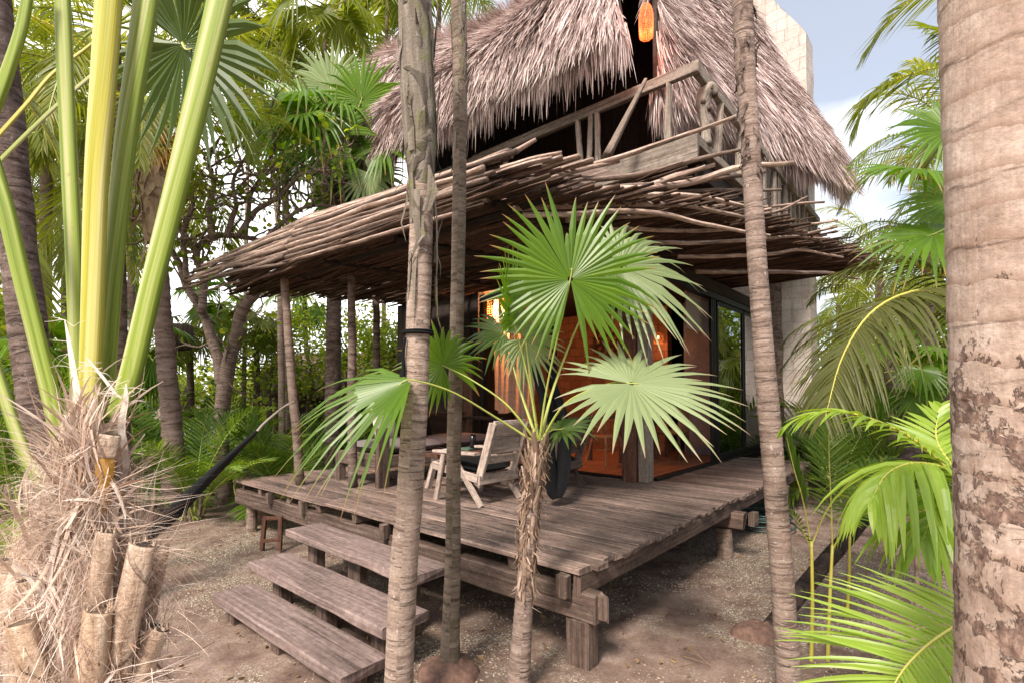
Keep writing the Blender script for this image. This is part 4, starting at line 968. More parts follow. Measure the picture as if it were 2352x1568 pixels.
# indoor chairs and table
def wire_chair(c, label, rot):
    t = thing('bentwood_chair', c, label, 'chair'); cs, sn = math.cos(rot), math.sin(rot); X = V((cs, sn, 0)); Y = V((-sn, cs, 0))
    for x, y in ((-1, -1), (1, -1), (-1, 1), (1, 1)):
        m = MB(); tube(m, curve([c+X*x*.24+Y*y*.24, c+X*x*.19+Y*y*.19+UP*.2, c+X*x*.15+Y*y*.15+UP*.45], 8), [.013, .018], 7); ob(m, 'leg', 'wicker', t, True)
    m = MB(); tube(m, [c+UP*.44, c+UP*.445, c+UP*.47, c+UP*.475], [.19, .205, .205, .19], 20); ring(m, c+UP*.25, .16, .01, X, Y); ob(m, 'seat', 'wicker', t, True)
    m = MB(); tube(m, curve([c+X*-.18+Y*.17+UP*.46, c+X*-.2+Y*.24+UP*.75, c+X*-.1+Y*.28+UP*.93, c+X*.1+Y*.28+UP*.93, c+X*.2+Y*.24+UP*.75, c+X*.18+Y*.17+UP*.46], 24), .014, 7)
    tube(m, curve([c+X*-.1+Y*.19+UP*.47, c+X*-.1+Y*.24+UP*.7, c+Y*.26+UP*.82, c+X*.1+Y*.24+UP*.7, c+X*.1+Y*.19+UP*.47], 16), .01, 6); ob(m, 'backrest', 'wicker', t, True)
p = gz(1392, 1068, FZ); wire_chair(p, 'bentwood dining chair on the orange floor behind the pale blurred fan leaf', .6)
c = gz(1545, 1052, FZ); t = thing('woven_dining_chair', c, 'high backed woven dining chair seen through the side doorway', 'chair')
for x in (-.2, .2):
    for y in (-.2, .2): m = MB(); timber(m, c+D1*x+D2*y, c+D1*x*.95+D2*y*.95+UP*.42, .045, .045, up=D1, seg=2); ob(m, 'leg', 'redwood', t)
m = MB(); cushion(m, c+UP*.46, D1*.23, D2*.23, UP*.05, .1); ob(m, 'seat', 'wicker', t, True)
m = MB(); cushion(m, c+UP*.75-D2*.2, D1*.23, UP*.30, D2*.035, .1); ob(m, 'backrest', 'wicker', t, True)
c = B(5.3, 2.6, FZ); t = thing('dining_table', c, 'dark dining table standing in the room', 'table')
m = MB(); timber(m, c-D1*.7+UP*.74, c+D1*.7+UP*.74, .8, .05, seg=2); ob(m, 'tabletop', 'redwood', t)
for x in (-.6, .6):
    for y in (-.3, .3): m = MB(); timber(m, c+D1*x+D2*y, c+D1*x+D2*y+UP*.71, .07, .07, up=D1, seg=2); ob(m, 'leg', 'redwood', t)
# hammocks and rope
m = MB(); P = curve([at(318, 1245, 1.75), at(400, 1175, 2.3), at(500, 1075, 3.4), at(588, 992, 5.0)], 30)
tube(m, P, [.020, .028, .032, .032, .026, .018], 16, rfun=lambda L, t: 1+.28*noise.noise(V((L*.9, math.cos(t)*3, math.sin(t)*3)))); h_ = thing('hammock', P[0], 'black folded hammock slung from the fibrous palm to the awning post', 'hammock')
ob(m, 'cloth', 'black', h_, True)
m = MB(); tube(m, curve([P[-1], at(610, 968, 5.5), at(650, 935, 6.35), at(668, 925, 6.5)], 12), .012, 6); ob(m, 'rope', 'rope', h_, True)
c = at(1240, 760, 5.4); t = thing('hanging_hammock', c, 'black hammock cloth hanging in a bunched loop behind the little fan palm', 'hammock')
m = MB(); tube(m, curve([at(1190, 690, 5.5), at(1215, 790, 5.4), at(1250, 920, 5.3), at(1262, 1060, 5.25), at(1276, 1128, 5.25), at(1294, 1060, 5.3), at(1292, 960, 5.3), at(1262, 850, 5.4), at(1238, 700, 5.5)], 60), [.03, .05, .075, .095, .11, .095, .07, .04, .02], 14, ell=.6, rfun=lambda L, t: 1+.2*noise.noise(V((L*2, math.cos(t)*3, math.sin(t)*3)))); ob(m, 'cloth', 'black', t, True)
m = MB(); tube(m, curve([at(1482, 185, 5.95), at(1392, 362, 5.9)], 12), [.045, .075, .11], 14, ell=.5, rfun=lambda L, t: 1+.15*math.sin(t*9)); c = at(1460, 250, 6.0)
tag(ob(m, 'hammock_end', 'canvas', None, True, c), 'tan woven hammock end slung behind the balcony railing', 'hammock')
m = MB(); ph = gz(1745, 1205, .0)
for k in range(9): ring(m, ph+V((R.uniform(-.05, .05), R.uniform(-.05, .05), .02+k*.022)), .36+R.uniform(-.06, .05), .013, V((1, 0, R.uniform(-.05, .05))), V((0, 1, 0)), 30)
tag(ob(m, 'garden_hose', 'hose', None, True, ph), 'coiled dark green garden hose lying under the far end of the deck', 'hose')

# ================================================================= plants
def px(pts, y0, y1=None):
    y1 = y0 if y1 is None else y1; n = len(pts)
    return [at(p[0], p[1], (p[2] if len(p) > 2 else y0+(y1-y0)*i/max(1, n-1))) for i, p in enumerate(pts)]
def ringf(sp=.045, amp=.035, lump=.06, sd=0):
    def f(L, t):
        ph = (L/sp+.35*noise.noise(V((L*6, math.cos(t)+sd, math.sin(t)))))
        x = ph-math.floor(ph)
        return 1+amp*(1-x)*(1 if x > .08 else .2)+lump*noise.noise(V((L*2.2, math.cos(t)*1.1+sd, math.sin(t)*1.1)))
    return f
def trunk(parent, P, rs, mat, n=160, sides=24, sp=.05, amp=.035, lump=.06, name='trunk'):
    m = MB(); tube(m, curve(P, n), rs, sides, rfun=ringf(sp, amp, lump, R.uniform(0, 9))); return ob(m, name, mat, parent, True)
def peel(m, P, rs, n, L=(.1, .3), w=(.012, .04), out=.02, t0=0, t1=1, mi=0):
    """loose strips of old sheath hanging on a trunk"""
    for _ in range(n):
        t = R.uniform(t0, t1); c = lerpl(P, t); r = lerpl(rs, t); a = R.uniform(0, 6.28); d = V((math.cos(a), math.sin(a), 0)); s = V((-d.y, d.x, 0))
        l = R.uniform(*L); ww = R.uniform(*w); q = c+d*(r*1.0); up = 1 if R.random() < .45 else -1
        pts = [q, q+UP*(up*l*.35)+d*R.uniform(0, out)*.4, q+UP*(up*l*.7)+d*R.uniform(0, out)+s*R.gauss(0, .01), q+UP*(up*l)+d*R.uniform(0, out*1.8)+s*R.gauss(0, .02)]
        strip(m, pts, [ww, ww, ww*.7, ww*.1], s, mi=mi)

# --- the tall slim palm trunks in front of the deck
t = thing('palm_trunk', px([(915, 1620)], 2.9)[0], 'tall tan palm trunk with peeling sheath and a black strap, in front of the steps', 'palm')
P = px([(908, 1625), (915, 1568), (928, 1300), (940, 1150), (955, 900), (962, 700), (968, 480), (965, 300), (956, 150), (950, -60)], 2.9)
P[0].z = gh(P[0].x, P[0].y)-.05
trunk(t, P, [.095, .078, .075, .072, .067, .064, .064, .067, .073], 'bark1', 420, 28, .034, .03, .05)
m = MB(); Q = curve(px([(968, 430), (964, 300), (957, 150), (950, -60)], 2.9), 60); tube(m, Q, [.066, .090, .096, .098, .09], 26, cap=False, rfun=lambda L, a: 1+.10*noise.noise(V((L*1.2, math.cos(a)*3, math.sin(a)*3)))); ob(m, 'leaf_sheath', 'barkm', t, True)
m = MB(); Q2 = curve(px([(972, 690), (970, 500), (965, 300), (956, 100), (950, -60)], 2.9), 30); peel(m, Q2, [.074, .09, .098, .098], 34, (.12, .42), (.02, .05), .03)
strip(m, px([(1000, 690), (1004, 600), (1003, 500), (992, 390), (985, 300)], 2.84), [.01, .02, .022, .03, .02], V((.3, 1, 0)).normalized(), rnd=.9); strip(m, px([(978, 485), (994, 440), (985, 380)], 2.82), [.04, .06, .01], V((1, .2, 0)), rnd=1)
ob(m, 'peeling_bark', 'barkm', t)
c = at(960, 766, 2.9); s_ = thing('black_strap', c, 'black strap tied round the tan palm trunk with its end hanging down', 'strap')
m = MB(); ring(m, c, .083, .0085, V((1, 0, -.02)), V((0, 1, 0)), 30); ring(m, c+UP*.012, .082, .007, V((1, 0, .01)), V((0, 1, 0)), 30); ob(m, 'loop', 'black', s_, True)
m = MB(); tube(m, curve(px([(931, 775), (926, 810), (927, 850), (921, 880), (924, 925)], 2.84), 20), [.009, .009, .012, .022, .010], 8); ob(m, 'rope_end', 'black', s_, True)
b2 = gz(1035, 1535, 0)
t = thing('palm_trunk', b2, 'slender mossy brown palm trunk growing from a reddish root mound beside the steps', 'palm')
P = px([(1034, 1545), (1035, 1450), (1040, 1280), (1042, 1050), (1048, 800), (1053, 550), (1056, 350), (1056, 150), (1052, -60)], b2.y)
m = MB(); tube(m, curve(P, 300), [.075, .058, .050, .047, .046, .045, .045, .048, .052], 22, rfun=ringf(.06, .02, .06, 2)); Q2 = curve(px([(1056, 380), (1056, 150), (1052, -60)], b2.y), 20); peel(m, Q2, [.046, .05, .054], 22, (.08, .25), (.015, .035), .012, mi=1); ob(m, 'trunk', ('bark2', 'barkm'), t, True)
def mound(parent, c, rx, ry, h, name='root_mound', mat='rock'):
    m = MB(); vs = [c+V((0, 0, h))]; uv = [(0, 0)]; fs = []; n = 30; k = 10; z0 = gh(c.x, c.y)
    vs[0].z = z0+h
    for i in range(1, k+1):
        for j in range(n):
            a = j/n*6.2832; q = i/k; w = 1+.25*noise.noise(V((math.cos(a)*1.5, math.sin(a)*1.5, c.x)))
            p = V((c.x+math.cos(a)*rx*q*w, c.y+math.sin(a)*ry*q*w, 0)); hh = h*math.cos(q*1.57)**.7 if q < 1 else -.3*h
            p.z = z0+hh+.02*noise.noise(p*14)+.012*noise.noise(p*40); vs.append(p); uv.append((p.x, p.y))
    for j in range(n): fs.append((0, 1+j, 1+(j+1) % n))
    for i in range(k-1):
        for j in range(n): a_ = 1+i*n+j; b_ = 1+i*n+(j+1) % n; fs.append((a_, a_+n, b_+n, b_))
    m.add(vs, fs, uv, .5); return ob(m, name, mat, parent, True)
mound(t, b2, .22, .2, .12)
t = thing('palm_trunk', gz(1825, 1625, 0), 'tall palm trunk right of the deck corner, dark and shaggy at its top', 'palm')
P = px([(1822, 1625), (1808, 1500), (1795, 1300), (1775, 1050), (1758, 850), (1742, 640), (1732, 480), (1722, 300), (1712, 140), (1702, -60)], 2.9)
P[0].z = gh(P[0].x, P[0].y)-.05
m = MB(); tube(m, curve(P, 420), [.068, .064, .06, .058, .055, .051, .050, .050, .053, .056], 24, rfun=ringf(.032, .035, .06, 3)); Q2 = curve(px([(1728, 400), (1722, 300), (1712, 140), (1702, -60)], 2.9), 20); peel(m, Q2, [.05, .05, .053, .056], 70, (.03, .11), (.015, .035), .02, mi=1); ob(m, 'trunk', ('bark4', 'barkd'), t, True)
# --- big trunk at the right edge
t = thing('palm_trunk', V((1.17, 1.15, 0)), 'thick pale tan palm trunk filling the right edge with dark flaking patches', 'palm')
P = px([(2372, 3000), (2362, 1568), (2354, 1100), (2344, 800), (2334, 500), (2324, 250), (2316, -60)], 1.15)
m = MB(); tube(m, curve(P, 700), [.135, .126, .124, .122, .122, .122, .122], 56, rfun=ringf(.15, .022, .045), seed=0)
Q2 = curve(P[1:5], 30); peel(m, Q2, [.123, .122, .121, .121], 150, (.008, .03), (.006, .02), .006, 0, .55); ob(m, 'trunk', 'bigbark', t, True)
# --- leaning log
lb = gz(1765, 1448, 0); t = thing('leaning_log', lb, 'dark charred log leaning from a soil mound up to the right edge', 'log')
P = [lb, at(1870, 1320, lb.y+.15), at(2000, 1170, lb.y+.5), at(2110, 1025, lb.y+.8), at(2230, 880, lb.y+1.1)]
m = MB(); tube(m, curve(P, 60), [.062, .06, .055, .07, .09], 18, rfun=lambda L, a: 1+.14*noise.noise(V((L*3, math.cos(a)*2, math.sin(a)*2)))); ob(m, 'stem', 'char', t, True)
mound(t, lb+V((-.06, 0, 0)), .24, .16, .09)

# --- small fan palm in the middle
fp = gz(1190, 1592, 0); t = thing('young_fan_palm', fp, 'young fan palm with shaggy trunk and bright green fan leaves before the deck', 'palm')
yd = fp.y
P = px([(1188, 1600), (1196, 1500), (1206, 1350), (1216, 1200), (1226, 1090), (1238, 1010)], yd)
rsT = [.075, .060, .053, .051, .053, .046]; trunk(t, P, rsT, 'bark4', 200, 24, .045, .05, .08)
m = MB(); Q2 = curve(P[2:], 30); peel(m, Q2, [.056, .055, .058, .05], 330, (.04, .17), (.004, .022), .035)
for k in range(16):
    a = R.uniform(0, 6.28); q = lerpl(P, R.uniform(.62, .93)); d = V((math.cos(a), math.sin(a), 0)); tube(m, [q+d*.04, q+d*.065+UP*.07, q+d*.10+UP*.15], [.018, .014, .006], 6, ell=.5)
ob(m, 'shaggy_fibre', 'fibreb', t)
crown = P[-1]+V((0, 0, -.03))
def fleaf(parent, c, axis, nrm, Rr, mat='leaf', pet=None, pr=.008, **k):
    m = MB(); k.setdefault('wig', .11); fan_leaf(m, c, V(axis), V(nrm), Rr, **k); lf = ob(m, 'leaf', mat, parent)
    if pet: m = MB(); tube(m, curve(pet+[c, c+V(axis).normalized()*Rr*.1], 26), [pr*1.6, pr, pr*.8, pr*.4], 8, ell=.7); ob(m, 'leaf_stalk', 'stem', lf, True)
    return lf
c1 = at(1310, 642, yd-.08); fleaf(t, c1, (0, .05, 1), (.05, -1, .15), .60, pet=[crown, at(1258, 880, yd-.02)], n=44, arc=335, split=.50, droop=.10, cup=.02, fold=.45)
c2 = at(1450, 880, yd-.18); fleaf(t, c2, (1, -.1, -.08), (-.1, -.55, .88), .63, 'leafs', pet=[crown, at(1300, 925, yd-.05), at(1400, 880, yd-.12)], n=40, arc=335, split=.5, droop=.13, cup=.02, fold=.45)
c3 = at(1018, 839, yd+.1); fleaf(t, c3, (-.35, -.1, .45), (.25, -.95, .1), .33, pet=[crown, at(1165, 930, yd), at(1080, 870, yd+.06)], n=30, arc=320, split=.5, droop=.25, cup=.03)
c4 = at(1208, 778, yd+.12); fleaf(t, c4, (.35, .2, -.1), (-.55, -.75, .2), .30, 'leafs', pet=[crown, at(1222, 900, yd+.05)], n=30, arc=320, split=.5, droop=.25)
c7 = at(1182, 742, yd+.05); fleaf(t, c7, (-.08, -.1, 1), (1, -.28, .1), .52, pet=[crown, at(1215, 880, yd)], n=24, arc=200, split=.5, droop=.1, cup=.05)
c5 = at(945, 872, yd-.30); fleaf(t, c5, (-1, -.25, -.42), (-.25, -.62, .75), .74, pet=[crown, at(1150, 965, yd-.06), at(1040, 900, yd-.2)], n=26, arc=130, split=.45, droop=.35, cup=.02)
c8 = at(1425, 612, yd+.25); fleaf(t, c8, (1, .2, -.22), (0, -.85, .5), .62, 'leafs', pet=[crown, at(1275, 880, yd+.1), at(1350, 700, yd+.2)], n=34, arc=260, split=.5, droop=.35)
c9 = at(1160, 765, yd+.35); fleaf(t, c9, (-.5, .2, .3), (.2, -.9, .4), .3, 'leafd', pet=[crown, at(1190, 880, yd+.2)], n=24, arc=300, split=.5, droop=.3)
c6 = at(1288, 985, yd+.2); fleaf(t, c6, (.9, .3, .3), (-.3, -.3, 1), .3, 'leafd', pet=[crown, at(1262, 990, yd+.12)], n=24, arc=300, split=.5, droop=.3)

# --- foreground fibrous palm at the left
fb = px([(190, 1568)], 1.3)[0]; t = thing('fibrous_palm', V((fb.x, fb.y, 0)), 'close palm crown base wrapped in pale ragged fibre with thick yellow green leaf stalks', 'palm')
P = [V((fb.x-.02, 1.32, -.05)), V((fb.x-.02, 1.32, .6)), at(185, 1480, 1.32), at(190, 1300, 1.32), at(200, 1150, 1.32), at(205, 1000, 1.32)]
m = MB(); tube(m, curve(P, 80), [.15, .14, .15, .15, .10, .05], 26, rfun=lambda L, a: 1+.12*noise.noise(V((L*5, math.cos(a)*2, math.sin(a)*2)))); ob(m, 'trunk', 'husk', t, True)
stubs = [((221, 1407), (228, 1350), (238, 1280), (246, 1218), .0235, 'husk', 1.09), ((208, 1580), (212, 1519), (218, 1460), (224, 1400), .031, 'speck', 1.09), ((262, 1540), (285, 1440), (308, 1340), (327, 1248), .030, 'husk', 1.10), ((300, 1600), (330, 1480), (352, 1370), (374, 1256), .016, 'husk', 1.2), ((310, 1620), (325, 1550), (345, 1490), (365, 1440), .024, 'husk', 1.14), ((100, 1600), (84, 1550), (62, 1490), (46, 1430), .034, 'speck', 1.10), ((45, 1460), (30, 1400), (15, 1340), (6, 1285), .026, 'husk', 1.2), ((110, 1400), (95, 1370), (80, 1340), (70, 1325), .034, 'husk', 1.16), ((165, 1560), (160, 1480), (150, 1400), (140, 1330), .03, 'husk', 1.21), ((175, 1300), (178, 1220), (182, 1140), (186, 1080), .03, 'husk', 1.2), ((290, 1300), (292, 1230), (290, 1160), (284, 1090), .022, 'husk', 1.2)]
for p0, p1, p2, p3, r, mt, yy in stubs:
    m = MB(); sd_ = R.uniform(0, 99); Q = curve([at(p0[0], p0[1], yy+.03), at(p1[0], p1[1], yy+.01), at(p2[0], p2[1], yy), at(p3[0], p3[1], yy-.005)], 26)
    tube(m, Q, [r*1.15, r*1.05, r, r*.93], 22, ell=.5, ref=V((0, 1, 0)), rfun=lambda L, a: 1+.13*noise.noise(V((L*3+sd_, math.cos(a)*3, math.sin(a)*3)))+.07*math.cos(a*5+sd_)*(.5+noise.noise(V((L*5, sd_, 0)))))
    for k in range(14):                                             # torn end
        a = R.uniform(0, 6.28); q = Q[-1]+V((math.cos(a)*r*.8, math.sin(a)*r*.4, -.004)); strip(m, [q, q+V((R.gauss(0, .004), R.gauss(0, .004), R.uniform(.006, .022)))], [.006, .001], V((1, 0, 0)))
    ob(m, 'cut_stalk', mt, t, True)
m = MB(); tube(m, curve([at(228, 1200, 1.15), at(232, 1150, 1.13), at(240, 1080, 1.12), at(246, 1028, 1.12)], 20), [.014, .018, .021, .022], 14, ell=.5, ref=V((0, 1, 0))); ob(m, 'cut_stalk', 'orange', t, True)
m = MB(); tube(m, curve([at(245, 1050, 1.118), at(248, 1020, 1.118), at(252, 996, 1.118)], 12), [.021, .0235, .024], 18, ell=.5, ref=V((0, 1, 0)), rfun=lambda L, a: 1+.08*math.cos(a*6)); ob(m, 'cut_stalk', 'husk', t, True)
m = MB()                                                            # fibres, in tufts that flow together
def surfp(u, v, out=0):
    half = 62+max(0, min(1, (v-1000)/300))*115; e = min(1, abs(u-190)/half); return at(u, v, 1.31-.17*math.sqrt(max(0, 1-e*e))-out), half
def tuft(n, w0, w1, l0, l1, vmin, vmax, spread, vert, mi=0, k=7):
    v = R.uniform(vmin, vmax); half = surfp(190, v)[1]; u = 190+R.uniform(-1, 1)*half*spread; p0, _ = surfp(u, v, R.uniform(-.01, .04))
    sgn = 1 if R.random() < .5 else -1
    d0 = V((R.gauss(0, 1-vert*.75), R.gauss(0, .2)-.08, sgn*(vert+R.random()*.3))).normalized(); cv = V((R.gauss(0, .35), R.gauss(0, .2), R.gauss(-.12, .25))); L0 = R.uniform(l0, l1); tone = R.gauss(.55, .2)
    for _ in range(n):
        p = p0+V((R.gauss(0, .012), R.gauss(0, .006), R.gauss(0, .02))); d = (d0+V((R.gauss(0, .16), R.gauss(0, .1), R.gauss(0, .16)))).normalized(); pts = [p]; L = L0*R.uniform(.6, 1.2); c2 = cv+V((R.gauss(0, .08),)*3)
        for i in range(k): d = (d+c2*.3+V((R.gauss(0, .06), R.gauss(0, .06), R.gauss(0, .06)))).normalized(); pts.append(pts[-1]+d*L/k)
        w = R.uniform(w0, w1); a = V((R.gauss(0, 1), R.gauss(0, .6), R.gauss(0, 1))).normalized(); strip(m, pts, [w, w*1.1, w, w*.2], (a-d*a.dot(d)).normalized(), rnd=min(1, max(0, tone+R.gauss(0, .14))))
for _ in range(270): tuft(14, .0005, .0014, .06, .2, 1010, 1600, .97, .8)
for _ in range(105): tuft(12, .0005, .0013, .08, .26, 1120, 1600, 1.0, .1)
for _ in range(45): tuft(4, .0005, .001, .08, .2, 1080, 1560, 1.08, .5)
for _ in range(230): tuft(3, .002, .008, .06, .2, 980, 1560, .88, 1.1)
ob(m, 'fibre', 'fibrep', t)
def sheet(pts, ws, y, rnd_=1):
    m = MB(); P_ = curve(px(pts, y), 16); strip(m, P_, [w_*1.1 for w_ in ws], V((1, -.4, .1)).normalized(), rnd=rnd_, fold=.6, nrm=V((0, -1, 0)))
    for _ in range(26):
        q = R.choice(P_); s_ = R.choice((-1, 1)); stp = [q]; d = V((s_, -.2, R.uniform(-.6, .5)))
        for i in range(4): d = (d+V((R.gauss(0, .3), R.gauss(0, .2), R.gauss(-.1, .3)))).normalized(); stp.append(stp[-1]+d*R.uniform(.006, .016))
        strip(m, stp, [.0016, .0012, .0005], UP, rnd=1)
    ob(m, 'torn_sheath', 'fibrep', t)
sheet([(150, 735), (165, 800), (180, 880), (195, 960), (215, 1060)], [.004, .016, .022, .03, .026], 1.17)
sheet([(290, 880), (293, 920), (285, 980), (296, 1060), (278, 1130)], [.004, .02, .026, .02, .016], 1.16)
sheet([(200, 820), (235, 860), (262, 895), (280, 915)], [.004, .012, .012, .003], 1.15)
sheet([(60, 1160), (110, 1120), (170, 1115), (215, 1150)], [.002, .012, .016, .006], 1.12)
sheet([(230, 1050), (250, 1090), (275, 1130), (290, 1190)], [.01, .018, .014, .004], 1.12)
sheet([(150, 1180), (130, 1260), (120, 1330), (150, 1400)], [.01, .02, .018, .006], 1.12)
sheet([(200, 1400), (170, 1450), (150, 1480), (130, 1540)], [.006, .018, .012, .003], 1.12)
stalks = [([(265, 960), (300, 860), (350, 650), (400, 450), (455, 220), (520, -60)], [.024, .026, .026, .027, .029, .030], 1.22, 'stem'),
 ([(205, 980), (207, 880), (214, 650), (222, 400), (240, 150), (255, -80)], [.022, .026, .027, .028, .031, .033], 1.26, 'stemy'),
 ([(242, 960), (246, 850), (262, 600), (288, 330), (325, 80), (345, -80)], [.018, .021, .024, .027, .030, .032], 1.31, 'stem'),
 ([(185, 960), (178, 850), (170, 600), (158, 350), (148, 120), (142, -80)], [.016, .020, .021, .021, .021, .020], 1.36, 'stem'),
 ([(160, 1120), (128, 960), (90, 800), (48, 630), (10, 470), (-40, 300)], [.022, .021, .020, .020, .020, .018], 1.22, 'stem'),
 ([(150, 1160), (80, 1090), (40, 1000), (0, 880), (-40, 760)], [.02, .018, .016, .015, .015], 1.25, 'stem'),
 ([(-20, 330), (60, 240), (120, 170), (200, 110), (260, 60)], [.007, .006, .005, .004], 1.5, 'stemy'),
 ([(-20, 390), (70, 300), (150, 225), (215, 170)], [.008, .007, .006, .006], 1.6, 'stem'),
 ([(-20, 260), (15, 170), (50, 60), (70, -60)], [.018, .017, .015, .014], 1.3, 'stem')]
for pts, rs, y, mt in stalks:
    m = MB(); tube(m, curve(px(pts, y), 40), rs, 18, ell=.6, ref=V((0, 1, 0)), rfun=lambda L, a: 1-.30*max(0, math.cos(a+1.4))**8+.06*math.cos(a*5+L)+.03*noise.noise(V((L*4, math.cos(a)*3, math.sin(a)*3)))); ob(m, 'leaf_stalk', {'stem': 'stalk', 'stemy': 'stalky'}[mt], t, True)

# --- dark fan leaf overhead, left
c = at(420, 102, 2.2); t = thing('overhanging_fan_palm', at(400, -200, 2.4), 'dark broad fan leaf hanging in from the top behind the yellow green stalks', 'palm')
fleaf(t, c, (.75, .0, -.35), (-.1, -.9, -.35), .50, 'leafd', pet=[at(400, -220, 2.4), at(395, -20, 2.3)], n=38, arc=330, split=.55, droop=.12)
# ---------------------------------------------------------------- generic plants
def frond_pts(length, elev, az, droop, n=9, twist=0):
    d = V((math.cos(az)*math.cos(elev), math.sin(az)*math.cos(elev), math.sin(elev))); p = V((0, 0, 0)); out = [p.copy()]
    for i in range(n): d = (d-UP*(droop/n)*(1+.8*i/n)).normalized(); p = p+d*(length/n); out.append(p.copy())
    return out
def crown_coco(seed, nf=15, L=2.6, mat=None):
    R.seed(seed); m = MB()
    for i in range(nf):
        az = i*2.4+R.uniform(-.25, .25); el = rad(R.choice([75, 55, 40, 20, 0, -25])+R.uniform(-10, 10)); l = L*R.uniform(.8, 1.1)
        P_ = frond_pts(l, el, az, R.uniform(1.2, 2.0)); pinnate(m, P_, UP, 46, L*.24, .028*L/2.6, .16, .8, 65, 25, .1, rr=.022, st=3)
    return m
def crown_fan(seed, nl=14, rr=.55, stalk=.7, n=26):
    R.seed(seed); m = MB()
    for i in range(nl):
        az = i*2.4+R.uniform(-.3, .3); el = rad(R.uniform(-35, 80)); P_ = frond_pts(stalk*R.uniform(.7, 1.1), el, az, .7, 6)
        tube(m, P_, [.012, .008], 5, cap=False, mi=1); d = (P_-P_ if False else (P_[-1]-P_[-2]).normalized()); h = V((-d.y, d.x, 0)).normalized() if abs(d.z) < .98 else V((1, 0, 0)); nn = h.cross(d).normalized(); nn = nn if nn.z > 0 else -nn
        ax = (d+nn*-R.uniform(.2, .9)).normalized(); fan_leaf(m, P_[-1], ax, (nn+ax*.1).normalized(), rr*R.uniform(.75, 1.1), n=n, arc=R.uniform(230, 320), split=.5, droop=R.uniform(.2, .7), cup=.04)
    return m
def clump_areca(seed, nf=13, L=1.5, w=.028, n=22, mat=None, up=62):
    R.seed(seed); m = MB()
    for i in range(nf):
        az = i*2.4+R.uniform(-.3, .3); el = rad(R.uniform(up-22, up+20)); P_ = frond_pts(L*R.uniform(.65, 1.15), el, az, R.uniform(.6, 1.25)); o_ = V((R.uniform(-.12, .12), R.uniform(-.12, .12), 0))
        P_ = [p+o_ for p in P_]; pinnate(m, P_, UP, n, L*.27, w, .32, .45, 60, 28, .3, rr=.010, st=3)
    return m
def crown_broad(seed, r=2.0, n=2600, size=.13, mat=None, clumps=26, flat=.75):
    R.seed(seed); m = MB()
    for _ in range(clumps):
        d = V((R.gauss(0, 1), R.gauss(0, 1), R.gauss(0, 1)*flat)).normalized()*(r*R.uniform(.35, 1.0)); leafblob(m, d, r*R.uniform(.18, .42), n//clumps, size)
    return m
PROTO = {}
def mesh_of(key, mb, mats):
    me_o = mb.build(key, [M[x] for x in mats]); me = me_o.data; bpy.data.objects.remove(me_o); PROTO[key] = me
for i in range(3): mesh_of('coco%d' % i, crown_coco(100+i, 15+i), ('coco', 'stem'))
for i in range(2): mesh_of('fan%d' % i, crown_fan(120+i), ('leaf', 'stem'))
mesh_of('fan2', crown_fan(125, 16, .5, .6), ('coco', 'stemy'))
for i in range(4): mesh_of('areca%d' % i, clump_areca(140+i, 12+i), ('areca', 'stem'))
mesh_of('areca4', clump_areca(150, 12, 1.5, .03, 20), ('lime', 'stemy'))
for i in range(3): mesh_of('broad%d' % i, crown_broad(160+i), ('broad',))
for i in range(2): mesh_of('far%d' % i, crown_broad(170+i, 3.2, 4200, .22, clumps=34), ('far',))
mesh_of('bush0', crown_broad(180, .7, 1300, .09, clumps=16, flat=.6), ('broad',)); mesh_of('bush1', crown_broad(181, .7, 900, .12, clumps=14, flat=.6), ('leafd',))
R.seed(77)
def part_mesh(name, key, parent, off, s=1.0, rz=0.0):
    o = bpy.data.objects.new(name, PROTO[key]); COL.objects.link(o); o.parent = parent; o.location = off; o.scale = (s, s, s); o.rotation_euler = (0, 0, rz); return o
def palm(u, y, top_px, r, key, label, name='coconut_palm', s=1.0, bark='barkc', lean=0, group=None, rz=None, mid=None):
    """a palm standing at depth y under view column u, its crown at top_px"""
    base = at(u, 905, y); base.z = gh(base.x, base.y)-.05; top = at(top_px[0], top_px[1], y+lean)
    t = thing(name, base, label, 'palm', group); P_ = [base]+([at(q[0], q[1], y) for q in mid] if mid else [base.lerp(top, .5)+V((R.uniform(-.1, .1), 0, 0))])+[top]
    trunk(t, P_, [r*1.25, r, r*.9, r*.85], bark, max(40, int((top-base).length*(30 if r > .11 else 18))), 14, .13 if r > .11 else .09, .17 if r > .11 else .07, .06)
    o = part_mesh('crown', key, t, top-base, s, R.uniform(0, 6.28) if rz is None else rz); return t
def clump(u, v, key, s, label, name='areca_palm', group=None, y=None, z=0, cat='plant', rz=None):
    p = gz(u, v, 0) if y is None else at(u, 905, y); p.z = gh(p.x, p.y)
    t = thing(name, p, label, cat, group); part_mesh('foliage', key, t, V((0, 0, z)), s, R.uniform(0, 6.28) if rz is None else rz)
    m = MB()
    for k in range(6):
        a = R.uniform(0, 6.28); q = p+V((math.cos(a)*.08*s, math.sin(a)*.08*s, -.03)); tube(m, [q, q+V((math.cos(a)*.05, math.sin(a)*.05, .3*s+z))], [.018*s, .012*s], 6)
    ob(m, 'stem', 'pole', t); return t
